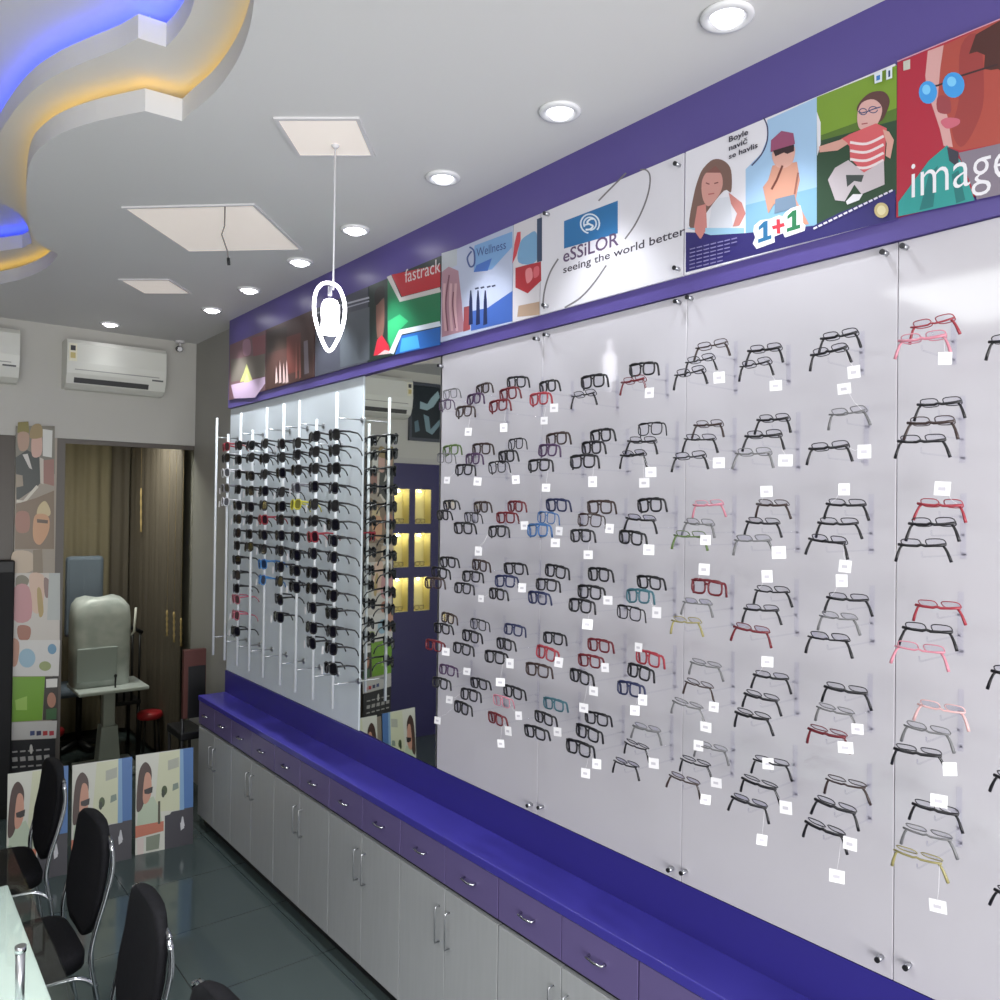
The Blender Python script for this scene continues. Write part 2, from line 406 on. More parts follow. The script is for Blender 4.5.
# 7 white optics brand panel
p = poster('', 1.588, 2.256, (216, 214, 222), 'white poster with blue logo square and two thin curved strokes', (440, 160, 3.846)); a = p[1]
a.fill((46, 112, 168), [(477, 235), (684, 156), (684, 282), (477, 341)])
for r0, r1, s0, s1 in ((36, 30, 100, 400), (24, 18, 150, 450)):
    pts = ell(577, 245, r0, r0 * 1.02, 22, s0, s1); a.line((214, 224, 236), pts, 6)
a.line((224, 232, 242), [(592, 226), (578, 228), (566, 240), (578, 248), (588, 254), (578, 266), (560, 268)], 7, True); a.line((224, 232, 242), [(556, 250), (574, 246)], 6)
a.text((92, 70, 104), 'eSSiLOR', (474, 394), (688, 326), (474, 346), .012)
a.text((60, 52, 66), 'seeing the world better', (474, 436), (943, 286), (474, 408), .012)
a.line((120, 116, 120), [(610, 157), (650, 116), (688, 78), (716, 50)], 6, True); a.line((120, 116, 120), [(770, 38), (792, 38), (807, 58), (806, 105), (787, 172), (752, 246), (712, 304)], 6, True)
a.line((120, 116, 120), [(455, 380), (425, 430), (405, 490), (397, 545), (401, 572)], 6, True); a.line((120, 116, 120), [(480, 568), (540, 530), (590, 476), (640, 405)], 6, True)
o = done(p)
for q in ((412, 208), (915, 18), (912, 418), (407, 560)): standoff(o, at_x(440 + q[0] / 3.846, 160 + q[1] / 3.846, 1.972))
# 8 children
p = poster('', .938, 1.582, (222, 220, 228), 'wide poster of children with big 1+1 and green garden half', (670, 60, 4.167)); a = p[1]
a.fill((158, 190, 222), [(315, 455), (370, 400), (405, 330), (405, 250), (612, 155), (612, 700), (315, 730)]); a.fill((128, 172, 200), [(315, 605), (612, 530), (612, 700), (315, 720)])
a.fill((222, 220, 228), [(290, 420), (330, 440), (380, 390), (408, 320), (405, 245), (280, 300)]); a.line((60, 60, 100), [(340, 440), (380, 395), (404, 340), (406, 280), (390, 240)], 6, True)
a.fill((118, 150, 48), [(612, 155), (945, 22), (945, 240), (612, 330)]); a.fill((84, 112, 44), [(612, 320), (945, 200), (945, 330), (612, 420)]); a.fill((44, 70, 50), [(612, 340), (945, 250), (945, 560), (612, 690)])
a.fill((222, 220, 228), [(612, 215), (628, 260), (628, 350), (614, 400)])
a.fill((48, 42, 104), [(66, 718), (310, 722), (600, 690), (700, 640), (940, 540), (940, 664), (66, 885)])
# girl
a.fill((120, 92, 84), [(140, 450), (180, 415), (225, 420), (255, 460), (255, 550), (225, 545), (150, 640), (120, 700), (80, 690), (100, 560), (120, 490)], True)
a.fill((202, 148, 140), [(135, 500), (165, 460), (210, 470), (220, 520), (200, 570), (160, 610), (135, 570)], True)
a.fill((128, 84, 78), [(150, 470), (190, 440), (215, 470), (185, 470)]); a.line((120, 70, 70), [(150, 512), (165, 518)], 5); a.line((120, 70, 70), [(185, 515), (202, 510)], 5); a.line((170, 90, 90), [(160, 560), (185, 556)], 5)
a.fill((208, 210, 220), [(160, 700), (175, 610), (205, 575), (250, 570), (262, 690), (230, 712)]); a.fill((200, 132, 126), [(115, 610), (150, 600), (155, 700), (130, 745), (100, 700)])
a.fill((200, 132, 126), [(245, 552), (300, 595), (316, 640), (290, 690), (262, 695), (280, 640), (255, 600)])
a.fill((150, 190, 214), [(70, 700), (310, 700), (310, 722), (170, 730)])
a.fill((200, 132, 126), [(110, 640), (150, 640), (148, 715), (126, 745), (104, 715)])
# boy with shades
a.fill((200, 146, 126), [(428, 440), (530, 425), (542, 500), (525, 580), (580, 684), (545, 690), (500, 600), (435, 600), (410, 640), (388, 530), (410, 500)])
a.fill((206, 160, 148), [(430, 380), (515, 355), (515, 420), (480, 450), (440, 440)], True); a.fill((146, 76, 108), [(420, 385), (422, 335), (465, 296), (515, 305), (522, 350)]); a.fill((52, 36, 40), [(430, 378), (518, 352), (518, 380), (490, 392), (476, 386), (440, 402)])
a.line((110, 60, 50), [(424, 540), (446, 500), (470, 440)], 9); a.fill((110, 130, 152), [(440, 580), (520, 560), (530, 615), (436, 640)]); a.line((150, 96, 84), [(520, 560), (535, 470)], 8)
# 1+1
a.fill((232, 232, 238), [(348, 715), (352, 690), (378, 668), (420, 662), (436, 655), (455, 648), (470, 652), (482, 636), (505, 618), (545, 606), (552, 640), (556, 680), (566, 690), (562, 712), (480, 740), (472, 722), (436, 736), (438, 760), (362, 788), (346, 765), (356, 740)])
ONE = [(0, 0), (1, 0), (1, .2), (.72, .2), (.72, 1), (.42, 1), (.04, .82), (.04, .64), (.38, .72), (.38, .2), (0, .2)]
for ox, oy, w_, h_, sl, c_ in ((368, 764, 56, 82, -.34, (44, 106, 150)), (488, 718, 56, 82, -.30, (44, 118, 78))):
    a.fill(c_, [(ox + u * w_, oy - v * h_ + u * w_ * sl) for u, v in ONE])
a.line((206, 58, 72), [(428, 700), (478, 686)], 15); a.line((206, 58, 72), [(452, 664), (454, 724)], 15)
# boy in stripes
a.fill((92, 60, 58), [(786, 220), (790, 180), (835, 138), (890, 132), (916, 165), (905, 215), (870, 260)], True); a.fill((210, 166, 160), [(782, 230), (800, 180), (850, 165), (885, 200), (870, 260), (830, 298), (790, 285)], True)
a.line((60, 70, 110), [(786, 215), (800, 222), (822, 216), (850, 205), (880, 196)], 5); a.line((60, 70, 110), ell(806, 216, 16, 13), 4); a.line((60, 70, 110), ell(848, 208, 18, 13), 4); a.line((160, 80, 84), [(800, 268), (825, 264)], 5)
a.fill((204, 92, 98), [(715, 330), (750, 310), (860, 265), (905, 285), (895, 420), (810, 472), (752, 410), (750, 360)])
for y in (340, 375, 410, 440): a.line((226, 210, 212), [(752, y + 4), (820, y + 10), (892, y - 22)], 11, True)
a.fill((204, 154, 142), [(622, 362), (720, 330), (745, 350), (700, 378), (625, 386)]); a.fill((204, 154, 142), [(888, 290), (915, 300), (935, 335), (920, 412), (900, 400), (905, 350)])
a.fill((190, 180, 186), [(660, 500), (690, 450), (745, 418), (810, 470), (893, 420), (896, 520), (800, 560), (770, 520), (730, 590), (690, 585)]); a.fill((64, 72, 70), [(735, 480), (810, 480), (800, 510), (770, 505), (740, 530)])
a.fill((216, 214, 220), [(735, 590), (765, 560), (805, 560), (790, 585), (740, 604)])
a.line((214, 210, 226), [(598, 706), (930, 542)], 0.1)
for i in range(16):
    x = 600 + i * 21; y = 704 - i * 10.2; a.line((214, 210, 226), [(x, y), (x + 15, y - 7.4)], 8)
for r in range(6):
    for i in range(7 - r // 2): a.line((126, 120, 168), [(85 + i * 29, 790 + r * 16 - i * 7), (108 + i * 29, 784 + r * 16 - i * 7)], 5)
a.fill((186, 170, 124), ell(885, 628, 30, 32)); a.fill((210, 200, 160), ell(885, 628, 18, 20))
a.fill((216, 224, 232), [(855, 62), (888, 48), (888, 92), (857, 102)]); a.fill((216, 224, 232), [(905, 42), (930, 32), (930, 78), (905, 86)]); a.fill((60, 120, 190), [(864, 70), (880, 64), (880, 84), (864, 90)]); a.fill((40, 70, 110), [(914, 48), (922, 45), (922, 72), (914, 75)])
a.text((44, 40, 56), 'Boyle', (250, 345), (330, 312), (250, 322), .02); a.text((44, 40, 56), 'navič', (250, 381), (328, 348), (250, 359), .02); a.text((44, 40, 56), 'se havlis', (250, 415), (370, 366), (250, 394), .02)
o = done(p)
for q in ((90, 390), (30, 420)): pass
# 9 sunglasses man
p = poster('', .2, .932, (168, 40, 60), 'red poster of a man in blue mirrored sunglasses, right edge', (800, 0, 4.35)); a = p[1]
a.fill((168, 74, 64), [(556, 222), (640, 190), (900, 70), (1100, -10), (1100, 560), (870, 625), (700, 655), (625, 635), (608, 560), (590, 505), (575, 460), (552, 400), (545, 330)])
a.fill((206, 158, 156), [(556, 222), (625, 196), (610, 300), (600, 420), (640, 500), (665, 640), (625, 635), (608, 560), (590, 505), (575, 460), (552, 400), (545, 330)])
a.fill((150, 62, 60), [(700, 200), (780, 160), (800, 420), (760, 560), (700, 640), (660, 560), (690, 440)], True)
a.fill((76, 42, 38), [(735, 235), (765, 150), (870, 90), (1100, -20), (1100, 420), (860, 300), (830, 305), (800, 300), (805, 240), (770, 225)])
a.fill((148, 66, 72), [(600, 420), (648, 425), (655, 490), (600, 486)], True); a.fill((196, 100, 118), [(612, 530), (640, 512), (692, 518), (690, 542), (640, 560)], True)
a.line((60, 40, 44), [(520, 385), (600, 372), (700, 330), (860, 280)], 8); a.fill((64, 150, 220), ell(557, 402, 40, 50)); a.fill((64, 150, 220), ell(668, 370, 48, 56)); a.fill((120, 196, 240), ell(550, 390, 18, 22)); a.fill((120, 196, 240), ell(660, 355, 20, 22))
a.fill((46, 146, 142), [(640, 632), (560, 700), (428, 880), (428, 942), (760, 872), (700, 700)]); a.fill((34, 112, 112), [(560, 760), (600, 720), (580, 900), (520, 915)]); a.fill((34, 112, 112), [(660, 760), (690, 740), (720, 870), (680, 885)])
a.fill((128, 118, 132), [(690, 665), (870, 625), (1100, 560), (1100, 800), (770, 868)]); a.fill((60, 60, 72), [(640, 640), (690, 660), (690, 730), (650, 700)])
a.text((228, 226, 232), 'image', (485, 862), (928, 764), (485, 700), -.006)
a.fill((190, 190, 180), [(450, 268), (480, 258), (480, 300), (450, 308)]); a.line((206, 150, 170), [(424, 268), (870, 84)], 5)
done(p)

# ---------------------------------------------------------------- cabinets under the counter
ys = [5.553, 4.935, 4.275, 3.604, 2.939, 2.267, 1.599, .93]
names = ['farthest, by the glass partition', 'second from the far end', 'third from the far end', 'fourth from the far end', 'third from the camera end', 'second from the camera end', 'nearest the camera, cut by the photo edge']
for i in range(7):
    y1, y0 = ys[i], ys[i + 1]; w = y1 - y0
    t = thing('base_cabinet', 'white two-door base cabinet with purple drawers, ' + names[i], 'cabinet', (1.93, (y0 + y1) / 2, 0), 'base cabinets under the purple counter')
    def L(mb, nm, par=t, bev=0): return mb.build(nm, par, bevel=bev)
    cx, cy = 1.93, (y0 + y1) / 2
    k = MB(); k.box(1.846 - cx, 2.08 - cx, -w / 2 + .001, w / 2 - .001, .075, .849, DARK); L(k, 'carcass')
    k = MB(); k.box(1.872 - cx, 2.08 - cx, -w / 2 + .001, w / 2 - .001, 0, .074, BLACKM); L(k, 'plinth')
    for s in (-1, 1):
        a0, a1 = (-w / 2 + .003, -.002) if s < 0 else (.002, w / 2 - .003)
        k = MB(); k.box(1.825 - cx, 1.8455 - cx, a0, a1, .078, .676, DOOR); d = L(k, 'door', t, .0015)
        k = MB(); yy = s * .035; xo = 1.825 - cx
        k.tube([(xo, yy, .60), (xo - .022, yy, .60), (xo - .024, yy, .59), (xo - .024, yy, .47), (xo - .022, yy, .46), (xo, yy, .46)], .003, STEEL, 6); k.build('handle', d)
        k = MB(); k.box(1.824 - cx, 1.8455 - cx, a0, a1, .697, .846, DRAWER); d = L(k, 'drawer', t, .0015)
        k = MB(); ym = (a0 + a1) / 2
        k.tube([(xo, ym - .035, .775), (xo - .02, ym - .033, .775), (xo - .022, ym, .772), (xo - .02, ym + .033, .775), (xo, ym + .035, .775)], .0045, CHROME, 6); k.build('handle', d)

# ---------------------------------------------------------------- spectacles
COLS = {'black': (24, 23, 28), 'dark brown': (58, 44, 42), 'dark red': (104, 28, 38), 'red': (156, 52, 64), 'pink': (200, 130, 146), 'grey': (112, 112, 114), 'navy': (36, 42, 78), 'blue': (60, 100, 150), 'teal': (58, 100, 112), 'green': (86, 108, 60), 'olive': (148, 140, 92), 'purple': (74, 50, 84), 'pale pink': (222, 178, 178)}
_fm = {}
def loop_lens(cy, hw, hh, n=16, p=3.2):
    out = []
    for i in range(n):
        a = 2 * math.pi * i / n; c, s = math.cos(a), math.sin(a)
        out.append((0, cy + hw * math.copysign(abs(c) ** (2 / p), c), hh * math.copysign(abs(s) ** (2 / p), s)))
    return out
def frame_mesh(kind, col):
    k = (kind, col)
    if k in _fm: return _fm[k]
    m = mat(COLS[col], .3)
    fr = MB()
    if kind in 'FT':
        r = .0032 if kind == 'F' else .002
        for s in (-1, 1): fr.tube(loop_lens(s * .0265, .0215, .020), r, m, 6, True)
        fr.tube([(0, -.007, .006), (-.003, 0, .010), (0, .007, .006)], r, m, 6)
        fr.tube([(.001, -.046, .015), (.001, -.002, .0195), (.001, .002, .0195), (.001, .046, .015)], r * 1.35, m, 6)
        for s in (-1, 1): fr.tube([(0, s * .046, .015), (.004, s * .051, .015)], r * 1.2, m, 6)
        tl = [[(.004, s * .051, .015), (.009, s * .052, .012), (.014, s * .052, .004), (.016, s * .0525, -.009), (.018, s * .053, -.024)] for s in (-1, 1)]
        tr = [r * 1.1] * 5
    else:
        for s in (-1, 1): fr.tube([(x * 1, y, z) for x, y, z in [(.010 - .010 * q[2] / .016 + 0, q[1], q[2] * .55 + .007) for q in loop_lens(s * .026, .0205, .016)]], .0013, m, 5, True)
        fr.tube([(0, -.05, .0035), (-.002, -.03, .001), (-.003, -.008, .0), (-.004, 0, .003), (-.003, .008, .0), (-.002, .03, .001), (0, .05, .0035)], .0036 if kind == 'H' else .0024, m, 6)
        tl = [[(.002, s * .042, .001), (.002, s * .047, -.005), (.003, s * .051, -.014), (.003, s * .0545, -.024), (.004, s * .058, -.036)] for s in (-1, 1)]
        tr = [.0026, .0028, .003, .0034, .0036]
    fm = fr.mesh('frame'); lens = []; tmp = []
    for i, s in enumerate((-1, 1)):
        l = MB()
        if kind in 'FT': l.prism(loop_lens(s * .0265, .0205, .019), (.0015, 0, 0), LENS)
        else: l.prism([(.010 - .010 * q[2] / .016, q[1], q[2] * .55 + .007) for q in loop_lens(s * .026, .0195, .015)], (.001, 0, .001), LENS)
        lens.append(l.mesh('lens'))
        q = MB(); q.tube(tl[i], .003, m, 6, rs=tr); tmp.append(q.mesh('temple'))
    _fm[k] = (fm, lens, tmp)
    return _fm[k]
KW = {'F': 'full-rim', 'T': 'thin-rim', 'H': 'half-rim', 'h': 'slim half-rim'}
ORD = ['first', 'second', 'third', 'fourth', 'fifth', 'sixth', 'seventh', 'eighth', 'ninth', 'tenth', 'eleventh', 'twelfth', 'thirteenth', 'fourteenth', 'fifteenth', 'sixteenth']
# columns c0..c9 left to right, rows 0..5 top to bottom; each entry: x y kind colour (in the frame of the row's crop)
C5 = (430, 340, 4.0); C6 = (430, 540, 3.848); C7 = (660, 280, 2.941); C8 = (660, 550, 2.565)
DATA = {
 (0, 0): (C5, '80,215,T,grey;60,260,T,purple'), (1, 0): (C5, '210,195,F,dark brown;175,235,F,purple;135,285,F,dark brown'),
 (2, 0): (C5, '345,168,F,black;312,215,F,dark red;272,262,F,dark red'), (3, 0): (C5, '470,185,F,black;435,235,F,red'),
 (4, 0): (C5, '650,165,F,black;612,222,h,black'), (5, 0): (C5, '848,116,F,black;810,166,H,dark red'),
 (0, 1): (C5, '82,440,F,green;58,472,T,grey'), (1, 1): (C5, '205,435,F,dark brown;170,475,F,purple;135,518,F,black'),
 (2, 1): (C5, '342,415,T,black;305,465,F,black;268,508,T,black'), (3, 1): (C5, '505,395,F,dark brown;470,440,F,purple;435,500,F,black'),
 (4, 1): (C5, '682,382,F,black;645,430,F,black;610,485,F,black'), (5, 1): (C5, '880,355,T,black;845,408,H,black;808,462,H,black'),
 (0, 2): (C5, '78,660,F,black;50,700,F,black'), (1, 2): (C5, '203,668,F,dark brown;165,710,T,black;132,752,F,black'),
 (2, 2): (C5, '340,665,F,dark red;302,710,F,dark red;268,765,F,black'), (3, 2): (C5, '505,660,F,navy;465,710,T,blue;430,760,F,blue'),
 (4, 2): (C5, '678,668,F,dark brown;638,720,T,dark brown;602,782,F,black'), (5, 2): (C5, '878,660,F,black;840,720,H,black;802,790,F,black'),
 (0, 3): (C6, '68,85,F,black;35,125,F,black;12,165,F,dark brown'), (1, 3): (C6, '190,97,F,dark brown;158,140,F,black;125,185,F,black'),
 (2, 3): (C6, '322,110,F,black;288,158,F,navy;256,207,F,black'), (3, 3): (C6, '482,120,F,black;447,172,F,black;413,222,F,navy'),
 (4, 3): (C6, '648,132,F,black;613,200,F,black;577,252,F,black'), (5, 3): (C6, '842,163,F,black;800,215,F,teal;765,280,T,black'),
 (0, 4): (C6, '68,300,F,dark brown;45,340,F,black;14,405,F,dark red'), (1, 4): (C6, '185,325,T,black;155,370,F,black;122,418,F,black'),
 (2, 4): (C6, '320,345,F,navy;285,400,F,black;248,450,F,black'), (3, 4): (C6, '473,378,F,black;445,435,F,red;412,500,F,dark brown'),
 (4, 4): (C6, '648,405,F,dark red;612,465,F,dark red;575,525,F,black'), (5, 4): (C6, '838,455,F,red;803,507,F,black;765,572,F,navy'),
 (0, 5): (C6, '65,500,F,purple;38,550,F,black'), (1, 5): (C6, '187,552,F,black;150,595,F,black;120,645,F,black'),
 (2, 5): (C6, '318,585,F,black;275,620,T,pink;252,687,F,dark red'), (3, 5): (C6, '475,632,F,teal;437,685,F,black;403,740,F,black'),
 (4, 5): (C6, '640,687,F,black;605,742,F,black;570,800,F,black'), (5, 5): (C6, '830,730,H,grey;790,795,h,black;750,865,h,black'),
 (6, 0): (C7, '150,195,h,dark brown;115,238,h,black;85,275,h,black'), (7, 0): (C7, '305,207,H,black;278,250,h,black'),
 (8, 0): (C7, '525,167,H,black;495,213,H,black'), (9, 0): (C7, '800,130,h,red;770,175,H,pink'),
 (6, 1): (C7, '140,428,H,dark brown;115,470,h,black;85,522,h,black'), (7, 1): (C7, '330,412,H,black;302,460,H,black;272,512,h,grey'),
 (8, 1): (C7, '550,393,h,grey;495,495,H,black'), (9, 1): (C7, '820,366,H,black;795,422,H,dark brown;768,476,H,black'),
 (6, 2): (C7, '140,663,H,pink;112,718,h,grey;85,755,h,green'), (7, 2): (C7, '328,663,H,dark brown;300,716,H,black;270,768,h,grey'),
 (8, 2): (C7, '545,663,H,black;522,718,H,black;490,770,H,black'), (9, 2): (C7, '822,664,H,red;798,720,H,black;770,782,H,black'),
 (6, 3): (C8, '120,95,F,dark red;93,138,h,grey;65,186,h,olive'), (7, 3): (C8, '285,108,h,black;258,155,H,black;233,207,H,dark red'),
 (8, 3): (C8, '480,128,H,black;455,176,h,grey;430,230,h,black'), (9, 3): (C8, '712,148,H,red;685,208,H,black;665,258,h,pink'),
 (6, 4): (C8, '115,297,h,grey;97,348,h,dark brown;68,400,h,grey'), (7, 4): (C8, '283,328,H,black;258,380,H,black;235,428,H,black'),
 (8, 4): (C8, '475,362,H,black;447,415,h,grey;427,472,H,dark red'), (9, 4): (C8, '720,410,h,pale pink;683,465,h,grey;660,522,H,black'),
 (6, 5): (C8, '130,510,h,grey;88,548,h,black;60,592,h,dark brown'), (7, 5): (C8, '283,548,h,black;253,602,H,black;227,650,H,black'),
 (8, 5): (C8, '475,602,h,dark brown;448,660,H,black;420,718,H,black'), (9, 5): (C8, '705,668,H,black;685,732,h,grey;660,790,h,olive'),
 (10, 0): (C7, '1042,176,H,black'), (10, 1): (C8, '922,322,H,black'), (10, 2): (C8, '922,600,H,black'), (10, 3): (C8, '922,900,H,black'),
}
TAGS = [(C5, '165,370;298,355;463,322;892,215;195,567;650,567;865,572;895,530;470,597;378,745;530,762;505,815;718,750;890,835;640,865;200,845;505,270;80,565;345,562'),
        (C6, '190,40;350,188;685,232;885,285;305,478;505,465;805,415;272,545;140,508;60,430;645,580;345,680;315,738;275,787;600,648;797,660;830,620;878,860;600,893;25,687;85,608;678,495;615,325;190,225;500,740;640,860'),
        (C7, '178,290;350,315;575,278;552,318;840,230;170,543;370,530;318,620;545,615;830,612;135,765;348,805;603,510'),
        (C8, '280,68;470,78;490,40;148,403;122,452;102,500;122,640;148,598;280,547;268,745;495,750;482,507;745,568;718,643;707,915;460,832;323,657;515,460;115,50;278,285')]
D0, D1 = .115, .055
spec_list = []
for (c, r), (cr, s) in DATA.items():
    items = [q.split(',') for q in s.split(';')]
    n = len(items); pts = []
    for k, (x, y, kind, col) in enumerate(items):
        px, py = cr[0] + float(x) / cr[2], cr[1] + float(y) / cr[2]
        d = D0 + D1 * (k + (1 if n == 1 else 0))
        p = at_x(px, py, 2.0 - d)
        pos = {3: ('top of three', 'middle of three', 'bottom of three'), 2: ('upper of two', 'lower of two'), 1: ('single pair',)}[n][k]
        rowname = ['top', 'second', 'third', 'fourth', 'fifth', 'bottom'][r]
        if c == 10: lab = '%s spectacles cut by right photo edge, %s of four there' % (col, ['topmost', 'second', 'third', 'lowest'][r])
        else: lab = '%s %s spectacles, %s, %s row, %s column from left on panels' % (col, KW[kind], pos, rowname, ORD[c])
        t = thing('spectacles', lab, 'spectacles', p, 'spectacles on the white display panels', 0)
        t.rotation_euler = (R(random.uniform(-3, 3)), R(random.uniform(-6, 6)), R(random.uniform(-7, 7)))
        sc = random.uniform(.94, 1.04); t.scale = (1, sc, sc)
        fm, ln, tp = frame_mesh(kind, col)
        link('frame', fm, t)
        for q in ln: link('lens', q, t)
        for q in tp: link('temple', q, t)
        spec_list.append((px, py, t, p)); pts.append(p)
    # clear acrylic stepped bracket carrying this group
    mbk = MB(); base = pts[0]
    by = sum(p.y for p in pts) / n; z0 = min(p.z for p in pts) - .035; z1 = max(p.z for p in pts) + .03
    mbk.box(1.9965, 1.9995, by - .006, by + .006, z0, z1, ACRYL)
    for p in pts:
        mbk.box(1.9965, 1.9995, min(by, p.y) - .003, max(by, p.y) + .003, p.z - .028, p.z - .020, ACRYL)
        mbk.tube([(1.998, p.y, p.z - .024), (p.x + .006, p.y, p.z - .024), (p.x + .001, p.y, p.z - .022), (p.x - .001, p.y, p.z - .012)], .002, ACRYL, 6)
    o = mbk.build('acrylic_bracket')
    tag(o, ('clear acrylic bracket under spectacles at right photo edge, %s of four' % ['topmost', 'second', 'third', 'lowest'][r]) if c == 10 else 'clear acrylic bracket holding spectacles in %s row, %s column from left' % (rowname, ORD[c]), 'bracket', 'acrylic spectacle brackets')
PAPER = mat((236, 234, 238), .6)
for cr, s in TAGS:
    for q in s.split(';'):
        x, y = [float(v) for v in q.split(',')]; px, py = cr[0] + x / cr[2], cr[1] + y / cr[2]
        # hangs by a thread from the nearest pair above it
        best = min(spec_list, key=lambda e: (e[0] - px) ** 2 + (e[1] - py) ** 2 + (900 if e[1] > py else 0))
        t, p = best[2], best[3]
        d = at_x(px, py, p.x) - p
        k = MB(); w = random.uniform(.0105, .014); h = random.uniform(.013, .0165); a = R(random.uniform(15, 40))
        ca, sa = math.cos(a), math.sin(a)
        cx = d + Vector((-.006, 0, 0))
        def Q(u, v, e): return cx + Vector((-sa * u - ca * e, ca * u * 1.25 - sa * e, v))
        k.prism([Q(-w, -h, 0), Q(w, -h, 0), Q(w, h, 0), Q(-w, h, 0)], (.0008, 0, 0), PAPER)
        k.prism([Q(-w * .4, -h * .3, .0006), Q(w * .5, -h * .3, .0006), Q(w * .5, h * .2, .0006), Q(-w * .4, h * .2, .0006)], (.0001, 0, 0), mat((196, 192, 202), .6))
        k.tube([(0, math.copysign(.045, d.y), 0), tuple((Vector((0, math.copysign(.045, d.y), 0)) + cx) / 2 + Vector((0, 0, -.004))), tuple(Q(0, h * .9, 0))], .0004, PAPER, 4)
        k.build('price_tag', t)

# ---------------------------------------------------------------- sunglasses rods
RX = 1.862
RODM = mat((216, 220, 224), .3)
RODX = [215, 226.5, 239, 251, 265, 282, 297.5, 315, 335]
sunm = {}
def sun_mesh(col, lenscol):
    k = (col, lenscol)
    if k in sunm: return sunm[k]
    m = mat(col, .3); lm = mat(lenscol, .08)
    f = MB()
    for s in (-1, 1): f.tube([(x - .012 * (1 - abs(y) / .05), y, z) for x, y, z in loop_lens(s * .026, .022, .021, 14, 2.8)], .003, m, 5, True)
    f.tube([(-.012, -.006, .008), (-.014, 0, .012), (-.012, .006, .008)], .0035, m, 5)
    l = []
    for s in (-1, 1):
        q = MB(); q.prism([(x - .012 * (1 - abs(y) / .05), y, z) for x, y, z in loop_lens(s * .026, .021, .020, 14, 2.8)], (.002, 0, 0), lm); l.append(q.mesh('lens'))
    tm = []
    for s in (-1, 1):
        q = MB(); q.tube([(-.002, s * .05, .012), (.05, s * .053, .012), (.095, s * .053, .006), (.112, s * .053, -.006), (.122, s * .052, -.022)], .003, m, 5, rs=[.0042, .0038, .003, .003, .0034]); tm.append(q.mesh('temple'))
    sunm[k] = (f.mesh('frame'), l, tm)
    return sunm[k]
SB = ((24, 24, 28), (18, 18, 22)); SBR = ((60, 44, 36), (34, 26, 24)); SR = ((150, 40, 56), (50, 26, 30)); SY = ((196, 190, 60), (120, 116, 50)); SBL = ((60, 120, 180), (30, 50, 80)); SW = ((214, 214, 220), (90, 92, 100)); SP = ((176, 100, 116), (60, 36, 44)); SG = ((120, 120, 128), (60, 60, 66))
SUNN = {id(SB): 'black', id(SBR): 'brown', id(SR): 'red framed', id(SY): 'yellow framed', id(SBL): 'blue framed', id(SW): 'white framed', id(SP): 'pink framed', id(SG): 'grey framed'}
# rows per rod in the 190,380 / 2.778 crop (pixel heights), with odd colours
RODS = [[], [(186, SR), (217, SB), (258, SW), (300, SG), (338, SW)],
        [(y, SP if y in (610, 655, 690) else SB) for y in (182, 222, 262, 304, 348, 386, 425, 460, 500, 542, 580, 610, 655, 700)],
        [(y, SG if y == 386 else SB) for y in (182, 216, 266, 308, 352, 388, 428, 464)],
        [(y, SBL if y in (512, 556) else (SR if y == 388 else SB)) for y in (178, 218, 262, 308, 348, 388, 430, 470, 512, 556)],
        [(y, SB) for y in (178, 216, 258, 312, 352, 388, 432, 474, 520, 560, 610, 660)],
        [(y, SY if y == 346 else (SG if y == 300 else SB)) for y in (176, 208, 250, 300, 346, 392, 436, 486, 530, 576)],
        [(y, SR if y == 436 else (SBR if y == 345 else SB)) for y in (158, 200, 246, 296, 346, 392, 436, 482, 496 + 40, 580, 634, 690, 732)],
        [(y, SB) for y in (152, 196, 246, 300, 350, 402, 446, 492, 546, 600, 650, 700, 748, 804)]]
for i, x in enumerate(RODX):
    f = i / 8.0
    y0 = at_x(x, 540, RX).y
    zt = at_x(217 + 120 * f, 418 - 26 * f, RX).z; zb = at_x(213 + 120 * f, 655 + 54 * f, RX).z
    if i in (1, 3, 7): zt -= .12
    k = MB(); m = STEEL
    k.tube([(RX, y0, zb), (RX, y0, zt)], .008, RODM, 10)
    o = k.build('display_rod'); tag(o, 'thin steel display rod for sunglasses, %s from the left' % ORD[i], 'rod', 'steel rods of the sunglasses display')
    for zz in (zt - .13, zb + .12):
        k = MB(); k.tube([(RX, y0, zz), (RX + .06, y0, zz), (2.009, y0, zz)], .004, STEEL, 8); k.lathe([(.0001, 0), (.016, 0), (.016, .004), (.0001, .004)], (0, 0, 0), STEEL, 10)
        for v in range(len(k.v) - 40, len(k.v)):
            a, b, c = k.v[v]; k.v[v] = (2.008 - c, y0 + a, zz + b)
        k.build('wall_arm', o)
    for j, (yy, cc) in enumerate(RODS[i]):
        p = at_x(x, 380 + yy / 2.778, RX - .012)
        t = thing('sunglasses', '%s sunglasses, %s from the top on the %s rod from the left' % (SUNN[id(cc)], ORD[j], ORD[i]), 'sunglasses', (RX - .013, y0 - .003, p.z), 'sunglasses on the steel rods')
        t.rotation_euler = (R(random.uniform(-3, 3)), R(random.uniform(-4, 8)), R(random.uniform(-5, 5))); t.scale = (1.0, 1.25, 1.3)
        fm, ln, tp = sun_mesh(*cc)
        link('frame', fm, t)
        for q in ln: link('lens', q, t)
        for q in tp: link('temple', q, t)
        # clip that holds them to the rod
        if random.random() < .4:
            k = MB(); w = .006; k.prism([(-.012, .045, -.03), (-.012, .060, -.03), (-.012, .060, .0), (-.012, .045, .0)], (.001, 0, 0), PAPER); k.build('price_tag', t)

